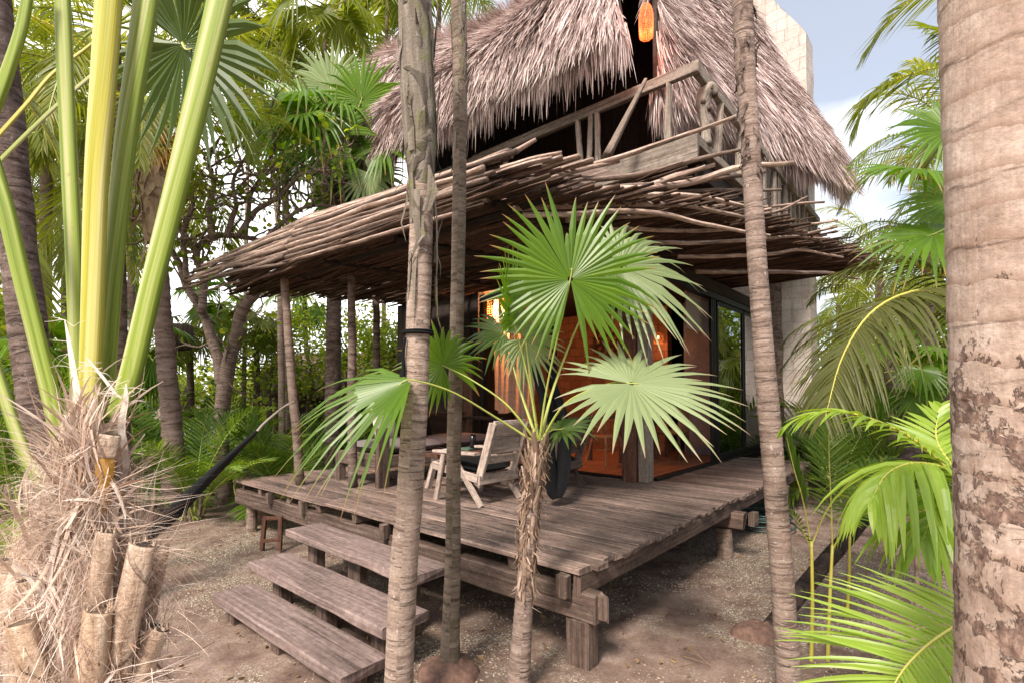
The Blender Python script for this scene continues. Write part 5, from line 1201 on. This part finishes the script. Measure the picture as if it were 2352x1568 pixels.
def broad(u, y, h, key, s, label, r=.12, name='broadleaf_tree', group=None, du=0):
    base = at(u, 905, y); base.z = gh(base.x, base.y)-.05; top = base+V((du, 0, h)); t = thing(name, base, label, 'tree', group); m = MB()
    tube(m, wobble(base, top, 14, .12), [r*1.3, r, r*.6], 10)
    for k in range(9):
        q = base.lerp(top, R.uniform(.45, .95)); d = V((R.gauss(0, 1), R.gauss(0, 1), R.uniform(.1, 1.2))).normalized(); tube(m, wobble(q, q+d*R.uniform(.8, 1.8)*s, 9, .12), [r*.4, r*.1], 6)
    ob(m, 'trunk', 'barkd', t, True); part_mesh('crown', key, t, top-base, s, R.uniform(0, 6.28)); return t
# --- left side: named trees
t = thing('leaning_palm', V((-3.6, 4.0, 0)), 'dark rough leaning palm trunk at the far left behind the stalks', 'palm')
trunk(t, px([(135, 1440), (105, 1100), (82, 900), (58, 700), (28, 450), (5, 230), (-25, -40)], 4.0), [.14, .12, .115, .115, .12, .125, .12], 'barkd', 240, 24, .07, .03, .09)
palm(402, 7.3, (352, 330), .115, 'coco0', 'ringed coconut palm with pale old sheaths behind the hammock', s=1.1, mid=[(398, 1030), (384, 850), (372, 700), (362, 520)])
t = bpy.data.objects['coconut_palm']; m = MB(); Pq = curve(px([(368, 560), (358, 450), (352, 340), (350, 280)], 7.3), 20)
tube(m, Pq, [.16, .19, .2, .14], 14, rfun=lambda L, a: 1+.2*noise.noise(V((L*2, math.cos(a)*3, math.sin(a)*3)))); peel(m, Pq, [.17, .2, .2, .15], 50, (.2, .6), (.05, .12), .12); ob(m, 'old_sheath', 'husk', t)
m = MB()
for k in range(7):
    q = at(365, 330, 7.1)
    for j in range(12): stick(m, q+V((k*.02, 0, 0)), q+V((R.uniform(-.1, .35), R.uniform(-.2, .1), R.uniform(-.45, .35))), .012, .006, .05, 6, 4)
ob(m, 'flower_stalk', 'orange', t)
palm(292, 6.9, (262, 60), .085, 'coco1', 'speckled slim coconut palm between the ringed palm and the leaf stalks', bark='barkd', s=1.0)
palm(652, 11.5, (605, 225), .06, 'fan0', 'slim fan palm rising behind the left end of the awning', 'fan_palm', 1.3, 'bark1', mid=[(642, 600), (636, 480), (620, 340)])
palm(768, 9.6, (772, 335), .13, 'fan1', 'full fan palm leaning over the left end of the thatched roof', 'fan_palm', 1.55, 'barkd', mid=[(766, 800), (770, 500)])
palm(880, 14.5, (890, -10), .06, 'fan2', 'yellow green fan palm rising behind the left of the thatch', 'fan_palm', 2.3, 'bark1', mid=[(882, 640), (885, 300)])
palm(560, 13, (575, 50), .05, 'fan2', 'bright yellow green fan palm high over the sea grape tree', 'fan_palm', 2.0, 'bark1', mid=[(565, 600)])
palm(762, 11.5, (745, 40), .05, 'fan2', 'bright yellow green fan palm above the left end of the roof', 'fan_palm', 1.75, 'bark1', rz=1.3, mid=[(766, 640), (750, 300)])
palm(660, 12.5, (650, 120), .09, 'coco1', 'coconut palm behind the roof end with fronds against the white sky', s=1.2)
palm(1000, 15, (1010, -60), .08, 'coco2', 'coconut palm whose fronds show between the two slim trunks above the roof', s=1.5, mid=[(1000, 600), (1004, 300)])
for i, (u, y, h, s, l) in enumerate([(620, 13, 2.6, .75, 'low bright leafy tree framed by the first two awning posts'), (800, 13.5, 3.0, .85, 'low bright leafy tree seen under the awning near the house'), (900, 14, 3.2, .8, 'bright leafy tree touching the left end of the house'), (710, 14, 3.2, .8, 'bright leafy tree above the dark hut roof')]):
    broad(u, y, h, 'broad%d' % (i % 3), s, l, .07)
t = [o for o in bpy.data.objects if str(o.get('label', '')).startswith('full fan palm leaning')][0]; cr_ = at(772, 400, 9.0)
for (u, v, y, ax, nr, rr) in ((768, 312, 8.7, (-.75, 0, .3), (.1, -.95, .2), 1.15), (872, 335, 8.8, (.5, 0, .6), (-.35, -.8, .3), 1.0), (700, 250, 9.1, (-.7, 0, .5), (.2, -.8, .5), 1.1), (830, 230, 9.2, (.3, 0, 1), (.1, -.8, .5), 1.1), (760, 200, 9.4, (-.1, .2, 1), (0, -.8, .5), 1.15), (850, 400, 8.9, (.6, 0, -.6), (-.3, -.8, .5), .8), (690, 380, 9.0, (-.8, 0, -.3), (.1, -.8, .6), .9)):
    fleaf(t, at(u, v, y), ax, nr, rr, R.choice(('leafs', 'leaf')), pet=[cr_, cr_.lerp(at(u, v, y), .5)+UP*.08], pr=.014, n=34, arc=310, split=.45, droop=.35)
# sea grape tree with bare twisted limbs
sb = at(512, 905, 8.6); sb.z = gh(sb.x, sb.y)-.05; t = thing('sea_grape_tree', sb, 'gnarled sea grape tree with twisted grey limbs and round leaves left of the awning', 'tree')
m = MB(); tips = []
limbs = [([(520, 1170), (505, 1000), (512, 890), (535, 800), (562, 715), (585, 680)], .14, .09), ([(512, 890), (492, 800), (462, 720), (430, 650), (395, 580)], .10, .05), ([(562, 715), (600, 620), (640, 560), (700, 520)], .08, .04), ([(462, 720), (470, 650), (455, 590), (480, 550), (540, 545), (600, 560)], .07, .04),
 ([(490, 552), (478, 480), (490, 420), (482, 370), (500, 320)], .055, .02), ([(520, 545), (545, 480), (540, 420), (575, 350)], .05, .02), ([(545, 545), (590, 480), (640, 440), (700, 400), (760, 400)], .05, .02), ([(430, 650), (420, 560), (440, 480), (425, 400)], .05, .02), ([(395, 580), (350, 520), (310, 500)], .05, .02), ([(600, 560), (660, 500), (720, 470), (800, 480)], .04, .02), ([(560, 545), (575, 470), (600, 400), (640, 330)], .04, .02), ([(585, 680), (650, 620), (720, 600)], .06, .03), ([(455, 590), (400, 500), (360, 430), (340, 360)], .045, .02)]
for pts, r0, r1 in limbs:
    y = 8.6+R.uniform(-.3, .5); Pq = curve(px(pts, 8.6, y), 22); o_ = R.uniform(0, 99); Pq = [p+noise.noise_vector(p*2+V((o_, 0, 0)))*.07*min(1, i/4) for i, p in enumerate(Pq)]
    tube(m, Pq, [r0, r1], 9, rfun=lambda L, a: 1+.15*noise.noise(V((L*5+o_, math.cos(a), math.sin(a)))))
    for k in range(11 if r1 < .03 else 6):
        q = R.choice(Pq[6:]); d = V((R.gauss(0, 1), R.gauss(0, .7), R.gauss(.5, .8))).normalized(); e = q+d*R.uniform(.4, 1.2); W = wobble(q, e, 9, .14, fr=2.5); tube(m, W, [.022, .008], 5, cap=False)
        for _ in range(3):
            q2 = R.choice(W[3:]); d2 = (d+V((R.gauss(0, .8), R.gauss(0, .8), R.gauss(0, .8)))).normalized(); e2 = q2+d2*R.uniform(.2, .6); tube(m, wobble(q2, e2, 5, .06, fr=3), [.01, .004], 4, cap=False); tips.append((q2.lerp(e2, .3), e2))
ob(m, 'trunk', 'bark4', t, True)
m = MB()
for a_, b_ in tips:
    for _ in range(R.randint(1, 4)): leaf(m, a_.lerp(b_, R.uniform(0, 1.1))+V((R.gauss(0, .06), R.gauss(0, .06), R.gauss(0, .06))), R.uniform(.07, .13), aspect=.9)
ob(m, 'foliage', 'broad', t)

# --- overhead coconut fronds, upper left and upper right
def own_fronds(t, lst, mats=('coco', 'stemy'), name='frond'):
    for pts, y0, y1, L, w, n, dr, k in lst:
        m = MB(); P_ = curve(px(pts, y0, y1), 24); pinnate(m, P_, k.get('nrm', UP), n, L, w, k.get('start', .12), dr, k.get('a0', 68), k.get('a1', 28), k.get('vee', .1), rr=k.get('rr', .014), st=5); ob(m, name, mats, t)
tp = at(-330, -60, 4.6); t = thing('coconut_palm', V((tp.x, tp.y, 0)), 'coconut palm beyond the left edge whose fronds comb across the upper left corner', 'palm')
trunk(t, [V((tp.x-.2, tp.y, -.05)), V((tp.x, tp.y, 2.5)), tp], [.15, .12, .11], 'barkc', 80, 14, .09, .06)
own_fronds(t, [([(-330, -60), (-100, -20), (120, 60), (270, 170), (350, 300)], 4.6, 5.2, .62, .030, 60, .5, {}), ([(-330, -60), (-60, -90), (160, -60), (330, 10), (430, 90)], 4.6, 5.6, .6, .030, 60, .5, {}), ([(-330, -60), (-120, 60), (20, 180), (120, 330), (170, 480)], 4.6, 5.4, .6, .030, 60, .5, {}), ([(-330, -60), (-200, 150), (-60, 350), (60, 560), (110, 740)], 4.6, 6, .6, .03, 56, .4, {})])
tp = at(2560, -120, 4.2); t = thing('coconut_palm', V((tp.x, tp.y, 0)), 'coconut palm behind the big trunk whose fronds hang into the upper right sky', 'palm')
trunk(t, [V((tp.x+.2, tp.y, -.05)), V((tp.x+.1, tp.y, 2.5)), tp], [.15, .12, .11], 'barkc', 80, 14, .09, .06)
own_fronds(t, [([(2560, -120), (2380, -120), (2220, -70), (2080, 10), (1990, 120)], 4.2, 4.6, .62, .026, 60, .6, {'a0': 62}), ([(2560, -120), (2400, 20), (2250, 130), (2110, 165), (2010, 210), (1965, 300)], 4.2, 4.4, .62, .028, 64, .9, {}), ([(2560, -120), (2460, -20), (2330, 60), (2200, 80), (2120, 60)], 4.2, 5.2, .6, .026, 56, .6, {}), ([(2560, -120), (2420, 100), (2300, 220), (2190, 290), (2110, 400)], 4.2, 5.0, .6, .026, 56, .7, {})])
# dark arched frond right of the tower
tp = at(2330, 720, 3.3); t = thing('coconut_palm', V((tp.x, tp.y, 0)), 'low coconut palm hidden behind the big trunk with an olive frond arching left', 'palm')
trunk(t, [V((tp.x, tp.y, -.05)), V((tp.x, tp.y, 1.2)), tp], [.12, .1, .09], 'barkc', 60, 14, .09, .06)
own_fronds(t, [([(2330, 720), (2190, 672), (2090, 672), (2000, 720), (1935, 820), (1895, 960)], 3.3, 2.9, .68, .022, 84, 1.1, {'start': .05, 'a0': 78, 'a1': 40}), ([(2330, 720), (2200, 650), (2080, 600), (1980, 610), (1890, 640)], 3.3, 3.6, .4, .018, 50, .8, {})], ('olive', 'stemy'))
# fan leaves by the big trunk
tp = at(2290, 520, 3.6); t = thing('fan_palm', V((tp.x, tp.y, 0)), 'green fan palm with two flat spread leaves beside the big trunk', 'palm')
trunk(t, [V((tp.x, tp.y, -.05)), V((tp.x, tp.y, 1.4)), tp], [.1, .08, .07], 'bark1', 60, 14, .07, .06)
for (u, v, y, ax, nr, rr) in ((2120, 392, 3.5, (-1, 0, .12), (-.1, -.45, .9), .55), (2145, 538, 3.4, (-1, 0, -.25), (-.2, -.55, .8), .52), (2180, 300, 3.9, (-.7, .2, .5), (-.2, -.8, .5), .5), (2190, 460, 4.2, (-.6, .2, -.2), (-.2, -.8, .5), .5)):
    fleaf(t, at(u, v, y), ax, nr, rr, 'leaf', pet=[tp, at((u+2290)/2, (v+520)/2-20, (y+3.6)/2)], n=34, arc=300, split=.5, droop=.4, cup=.02)
# lime fronds
tp = at(2260, 1160, 2.3); t = thing('lime_green_palm', V((tp.x, tp.y, 0)), 'young palm with glowing lime green drooping fronds in front of the big trunk', 'palm')
trunk(t, [V((tp.x, tp.y, -.05)), V((tp.x, tp.y, .6)), tp], [.05, .04, .03], 'pole', 40, 10, .09, .03)
own_fronds(t, [([(2260, 1160), (2150, 1050), (2060, 985), (1940, 945), (1850, 955), (1800, 985)], 2.3, 2.5, .22, .026, 26, .8, {'start': .1, 'a1': 12, 'rr': .008}), ([(2260, 1160), (2190, 1085), (2110, 1062), (2040, 1085), (2000, 1150)], 2.3, 2.05, .50, .034, 26, 1.9, {'start': .05, 'a0': 60, 'a1': 25, 'rr': .008}),
 ([(2260, 1160), (2200, 1130), (2150, 1160), (2120, 1240)], 2.25, 2.0, .46, .036, 20, 2.0, {'start': .05, 'rr': .008}), ([(2260, 1160), (2180, 1060), (2150, 1000), (2160, 930)], 2.3, 2.6, .22, .03, 16, .2, {'rr': .007})], ('lime', 'stemy'))
tp = at(2260, 1400, 1.7); t = thing('yellow_green_frond_palm', V((tp.x, tp.y, 0)), 'yellow green feather frond arching across the bottom right corner', 'palm')
trunk(t, [V((tp.x, tp.y, -.05)), V((tp.x, tp.y, .5)), tp], [.05, .045, .035], 'pole', 40, 10, .09, .03)
own_fronds(t, [([(2260, 1400), (2190, 1440), (2120, 1490), (2060, 1560), (2010, 1680)], 1.7, 1.6, .40, .017, 36, .35, {'start': .02, 'a0': 75, 'a1': 45, 'vee': .25, 'rr': .007, 'nrm': V((.2, -.3, 1))}), ([(2260, 1400), (2200, 1500), (2160, 1600), (2150, 1750)], 1.7, 1.65, .36, .017, 26, .4, {'start': .05, 'rr': .007})], ('lime', 'stemy'))
# young areca with yellow stems
ya = gz(1868, 1500, 0); t = thing('areca_palm', ya, 'young areca palm with thin yellow stems and dark comb fronds beside the leaning log', 'palm')
for pts in ([(1862, 1560), (1866, 1400), (1864, 1240)], [(1900, 1560), (1905, 1400), (1912, 1250)], [(1945, 1420), (1950, 1330), (1952, 1230)]):
    m = MB(); y = ya.y+(0 if pts[0][1] > 1500 else .5); Pq = px(pts, y); tube(m, curve(Pq, 10), [.014, .012, .009], 8); ob(m, 'stem', 'stemy', t, True)
own_fronds(t, [([(1864, 1260), (1845, 1150), (1825, 1080), (1806, 1000)], ya.y, ya.y, .20, .022, 22, -.2, {'a0': 22, 'a1': 14, 'rr': .006, 'start': .3}), ([(1864, 1250), (1900, 1170), (1960, 1100), (2050, 1060), (2090, 1090)], ya.y, ya.y+.2, .27, .02, 30, .7, {'start': .35, 'rr': .006}), ([(1912, 1260), (1908, 1130), (1904, 1040), (1905, 950)], ya.y+.1, ya.y+.2, .27, .016, 26, .3, {'start': .15, 'rr': .006, 'nrm': V((0, -1, .1)), 'a0': 60}),
 ([(1912, 1260), (1950, 1200), (2010, 1150), (2070, 1140)], ya.y, ya.y-.1, .25, .018, 26, .6, {'start': .3, 'rr': .006}), ([(1952, 1240), (1960, 1150), (1990, 1080), (2040, 1050)], ya.y+.5, ya.y+.6, .3, .02, 26, .6, {'start': .2, 'rr': .006}), ([(1864, 1260), (1835, 1200), (1815, 1170)], ya.y, ya.y, .12, .014, 12, .4, {'rr': .005})], ('areca', 'stemy'))
t = thing('young_palm_shoot', gz(2108, 1400, 0), 'single pale smooth palm shoot standing under the lime fronds', 'plant'); m = MB(); Pq = px([(2108, 1410), (2106, 1320), (2104, 1230), (2112, 1160)], gz(2108, 1400, 0).y); tube(m, curve(Pq, 20), [.02, .016, .012, .008], 10); ob(m, 'stem', 'pole', t, True); part_mesh('foliage', 'areca4', t, Pq[-1]-ORG[t]-V((0, 0, .1)), .3)

# --- undergrowth, left to right; every clump stands where it is seen
G1 = 'areca palms in the undergrowth'
cl = [(440, 1195, 'areca0', .78, 'bushy areca palm growing beside the ringed palm trunk'), (590, 1078, 'areca1', .95, 'areca palm clump just left of the deck corner'), (655, 1010, 'areca2', 1.15, 'tall areca palm behind the left end of the deck'), (530, 1010, 'areca3', 1.1, 'spreading areca palm behind the hammock rope'), (745, 985, 'areca0', 1.1, 'areca palm seen between the first two awning posts'), (850, 975, 'areca1', 1.1, 'areca palm seen behind the sofa'),
      (330, 1060, 'areca2', 1.3, 'areca palm behind the speckled slim trunk'), (60, 1190, 'areca3', 1.1, 'areca palm at the left edge under the leaning trunk'), (210, 1110, 'areca1', 1.3, 'areca palm behind the thick leaf stalks'), (-40, 1080, 'areca0', 1.6, 'areca palm half outside the left edge'), (30, 1340, 'areca4', .55, 'small lime areca low at the left edge'), (460, 985, 'areca4', 1.3, 'lime green areca palm left of the sea grape trunk'), (400, 1010, 'areca0', 1.0, 'areca palm tucked behind the ringed trunk base'),
      (1925, 1060, 'areca2', 1.3, 'areca palm behind the lime frond tips'), (2060, 1090, 'areca0', 1.2, 'areca palm above the leaning log'), (2150, 1120, 'areca3', 1.2, 'areca palm between the log and the big trunk'), (1990, 1010, 'areca1', 1.8, 'tall areca palm right of the tower base'), (2240, 1180, 'areca2', 1.2, 'areca palm behind the big trunk'), (1880, 1000, 'areca1', 1.2, 'areca palm at the foot of the tower')]
DY = {655: 8.4, 530: 9.2, 745: 10.0, 850: 10.5, 330: 8.6, 460: 10.2, 400: 9.0, 1925: 8.6, 1990: 10.5, 1880: 10.8, -40: 8}
for i, (u, v, k, s, l) in enumerate(cl): clump(u, v, k, (s if u in DY else s*(1.45 if u < 1000 else 1.1)), l, group=G1, y=DY.get(u))
clump(1822, 1035, 'bush1', .55, y=9.6, label= 'dark spiky bush at the end of the deck below the tower', name='dark_bush', z=.5, cat='bush')
clump(560, 1150, 'bush0', .28, 'tiny low bush by the left end of the deck', 'low_bush', z=.08, cat='bush')
# rock
def rock(u, v, s, label):
    p = gz(u, v, 0); t = thing('rock', p, label, 'rock'); mound(t, p, s, s*.8, s*.8, 'stone', 'rock')
rock(610, 1180, .16, 'rock lying on the soil under the deck beside the hammock'); rock(335, 1210, .25, 'dark rock behind the black hammock'); rock(690, 1320, .16, 'mossy rock behind the top step')
# --- jungle behind
G2 = 'coconut palms deep in the jungle'; G3 = 'fan palms deep in the jungle'; G4 = 'broadleaf trees of the far jungle'; G5 = 'bushes of the far jungle'
far_l = 'tall slim coconut palm deep in the jungle'
for i, (u, y, tx, ty, k, s) in enumerate([(120, 9, 110, 250, 'coco0', 1.2), (-60, 8, -80, 120, 'coco1', 1.2), (230, 11, 190, 330, 'coco2', 1.2), (60, 13, 40, 420, 'coco2', 1.3), (330, 14, 300, 480, 'coco0', 1.1), (160, 16, 150, 560, 'coco1', 1.1),
      (2010, 14, 2020, 620, 'coco0', 1.1), (2120, 11, 2130, 560, 'coco1', 1.0), (1930, 18, 1925, 700, 'coco2', 1.1), (2220, 9, 2220, 380, 'coco2', 1.0), (2040, 9, 2035, 760, 'coco1', .75)]):
    palm(u, y, (tx, ty), .10, k, far_l, s=s, group=G2)
for i, (u, y, tx, ty, k, s) in enumerate([(440, 12, 435, 760, 'fan2', 1.1), (500, 14, 505, 700, 'fan0', 1.2), (590, 13, 590, 740, 'fan2', 1.1), (300, 10, 300, 800, 'fan1', 1.1), (90, 9, 90, 850, 'fan0', 1.2), (700, 17, 700, 680, 'fan1', 1.3), (2080, 8, 2080, 850, 'fan1', .9), (1960, 12, 1965, 820, 'fan2', 1.1), (240, 15, 240, 640, 'fan1', 1.3)]):
    palm(u, y, (tx, ty), .08, k, 'low fan palm deep in the jungle', 'fan_palm', s, 'barkd', group=G3)
for i, (u, y, h, k, s) in enumerate([(-100, 14, 3.2, 'broad0', 1.3), (60, 18, 4, 'broad1', 1.4), (250, 20, 2.6, 'broad2', 1.2), (420, 22, 2.2, 'broad0', 1.0), (600, 24, 2.2, 'broad1', 1.1), (760, 26, 2.4, 'broad2', 1.1), (830, 20, 2, 'broad0', .9),
      (1900, 22, 3.4, 'broad1', 1.4), (2010, 18, 3.2, 'broad2', 1.2), (2150, 15, 3.6, 'broad0', 1.2), (2300, 14, 4, 'broad1', 1.3), (1950, 13, 2.0, 'broad0', .7), (2090, 12, 1.8, 'broad2', .7), (-250, 10, 4, 'broad2', 1.3)]):
    broad(u, y, h, k, s, 'leafy broadleaf tree of the far jungle', group=G4)
for i, (u, y, s) in enumerate([(-150, 12, 1.5), (0, 13, 1.4), (130, 12, 1.3), (260, 14, 1.6), (380, 13, 1.3), (480, 17, 1.6), (570, 15, 1.4), (660, 18, 1.6), (760, 16, 1.4), (860, 18, 1.5), (1870, 15, 1.2), (1960, 14, 1.3), (2060, 13, 1.3), (2160, 12, 1.3), (2260, 11, 1.3), (2400, 10, 1.3)]):
    clump(u, 0, 'bush%d' % (i % 2), s, 'low leafy bush of the far jungle', 'jungle_bush', G5, y=y, z=.5*s, cat='bush')
# far-off wood that reads as one mass
R.seed(5); m = MB()
for k in range(150):
    az = rad(R.uniform(-62, 62)); d = R.uniform(27, 40); c = V((math.sin(az)*d, math.cos(az)*d, R.uniform(.3, 2.6)**1.0)); leafblob(m, c, R.uniform(1.2, 2.4), 190, .42)
for k in range(500):                                                # reflected wood behind the camera
    pass
for k in range(60):
    az = rad(R.uniform(75, 285)); d = R.uniform(16, 24); c = V((math.sin(az)*d, math.cos(az)*d, R.uniform(.5, 6))); leafblob(m, c, R.uniform(1.5, 2.6), 120, .45)
tag(ob(m, 'far_wood', 'far'), 'pale green far wood closing the view behind the palms', 'wood', kind='stuff')
R.seed(9)
# dark hut far left behind the awning posts
hc = at(740, 905, 15.5); hc.z = 0; t = thing('open_hut', hc, 'dark open hut with a ragged thatch eave beyond the awning posts', 'hut')
m = MB(); bx = lambda x0, x1, y0, y1, z0, z1: box(m, hc+V(((x0+x1)/2, (y0+y1)/2, (z0+z1)/2)), V(((x1-x0)/2, 0, 0)), V((0, (y1-y0)/2, 0)), V((0, 0, (z1-z0)/2)))
bx(-1.5, 3.2, 1.2, 1.3, 0, 2.6); ob(m, 'wall', 'dkwood', t)
for x in (-1.4, .2, 1.8, 3.2): m = MB(); stick(m, hc+V((x, 0, 0)), hc+V((x, 0, 3)), .08, .07, .05, 8, 8); ob(m, 'post', 'pole', t, True)
m = MB()
for k in range(2600):
    x = R.uniform(-1.9, 3.6); q = R.random(); p = hc+V((x, -.3+q*1.6, 2.15+q*1.0)); strip(m, [p, p+V((R.gauss(0, .05), -.2, -.22)), p+V((R.gauss(0, .1), -.3, -.55))], [.04, .04, .005], V((1, 0, 0)), rnd=R.uniform(0, .22))
box(m, hc+V((.85, .6, 2.55)), V((2.7, 0, 0)), V((0, .9, .55)), V((0, -.02, .03)), .0); ob(m, 'thatch_roof', 'thatch', t)
# hanging basket
c = at(412, 775, 11); m = MB(); tube(m, [c+UP*.28, c+UP*.24, c, c-UP*.25, c-UP*.28], [.2, .26, .27, .24, .12], 16, rfun=lambda L, a: 1+.03*math.sin(L*120)); tag(ob(m, 'woven_basket', 'beam', None, True, c), 'brown woven basket hanging behind the ringed palm trunk', 'basket')
# ---------------------------------------------------------------- camera, light, sky
cam = bpy.data.cameras.new('camera'); co = bpy.data.objects.new('camera', cam); COL.objects.link(co)
co.location = CAM; co.rotation_euler = (rad(90)+PITCH, 0, 0)
cam.lens = 36*F/2352; cam.sensor_width = 36; cam.shift_y = (CY-784)/2352; cam.clip_start = .05; cam.clip_end = 2000
SC.camera = co
SUN_EL, SUN_AZ = rad(48), rad(205)     # azimuth from +Y clockwise
sd = V((math.sin(SUN_AZ)*math.cos(SUN_EL), math.cos(SUN_AZ)*math.cos(SUN_EL), math.sin(SUN_EL)))
sl = bpy.data.lights.new('sun', 'SUN'); sl.energy = 3.0; sl.angle = rad(12); sl.color = (1, .90, .80)
so = bpy.data.objects.new('sun', sl); COL.objects.link(so); so.rotation_euler = (-sd).to_track_quat('-Z', 'Y').to_euler(); so.location = (0, 0, 30)
w = bpy.data.worlds.new('World'); SC.world = w; w.use_nodes = True; nt = w.node_tree; nt.nodes.clear()
out = nt.nodes.new('ShaderNodeOutputWorld'); bg = nt.nodes.new('ShaderNodeBackground'); sky = nt.nodes.new('ShaderNodeTexSky')
sky.sky_type = 'NISHITA'; sky.sun_disc = False; sky.sun_elevation = SUN_EL; sky.sun_rotation = SUN_AZ; sky.air_density = 1; sky.dust_density = 1.5; sky.ozone_density = 1
tc = nt.nodes.new('ShaderNodeTexCoord'); mp = nt.nodes.new('ShaderNodeMapping'); mp.inputs['Scale'].default_value = (1, 1, 2.6)
nz = nt.nodes.new('ShaderNodeTexNoise'); nz.inputs['Scale'].default_value = 1.6; nz.inputs['Detail'].default_value = 6
cr = nt.nodes.new('ShaderNodeValToRGB'); cr.color_ramp.elements[0].position = .40; cr.color_ramp.elements[1].position = .60
sx = nt.nodes.new('ShaderNodeSeparateXYZ'); nt.links.new(tc.outputs['Generated'], sx.inputs[0])
# a bank of bright cloud to the left and low on the horizon
mx = nt.nodes.new('ShaderNodeMath'); mx.operation = 'MULTIPLY'; mx.inputs[1].default_value = -.42; nt.links.new(sx.outputs[0], mx.inputs[0])
ad = nt.nodes.new('ShaderNodeMath'); ad.operation = 'ADD'; nt.links.new(nz.outputs['Fac'], ad.inputs[0]); nt.links.new(mx.outputs[0], ad.inputs[1])
mz = nt.nodes.new('ShaderNodeMath'); mz.operation = 'MULTIPLY'; mz.inputs[1].default_value = -.3; nt.links.new(sx.outputs[2], mz.inputs[0])
a2 = nt.nodes.new('ShaderNodeMath'); a2.operation = 'ADD'; nt.links.new(ad.outputs[0], a2.inputs[0]); nt.links.new(mz.outputs[0], a2.inputs[1])
a3 = nt.nodes.new('ShaderNodeMath'); a3.operation = 'ADD'; a3.inputs[1].default_value = .15; nt.links.new(a2.outputs[0], a3.inputs[0])
mix = nt.nodes.new('ShaderNodeMix'); mix.data_type = 'RGBA'; mix.inputs[7].default_value = (13, 12.7, 12.6, 1)
nt.links.new(tc.outputs['Generated'], mp.inputs[0]); nt.links.new(mp.outputs[0], nz.inputs['Vector']); nt.links.new(a3.outputs[0], cr.inputs[0])
mr = nt.nodes.new('ShaderNodeMapRange'); mr.inputs[3].default_value = .22; nt.links.new(cr.outputs[0], mr.inputs[0]); nt.links.new(mr.outputs[0], mix.inputs[0]); nt.links.new(sky.outputs[0], mix.inputs[6]); nt.links.new(mix.outputs[2], bg.inputs[0]); bg.inputs[1].default_value = .08
nt.links.new(bg.outputs[0], out.inputs[0])
SC.view_settings.view_transform = 'Standard'; SC.view_settings.look = 'None'; SC.view_settings.gamma = 1
SC.view_settings.exposure = 1.08
SC.cycles.max_bounces = 8; SC.cycles.diffuse_bounces = 4; SC.cycles.transparent_max_bounces = 12; SC.cycles.use_denoising = True
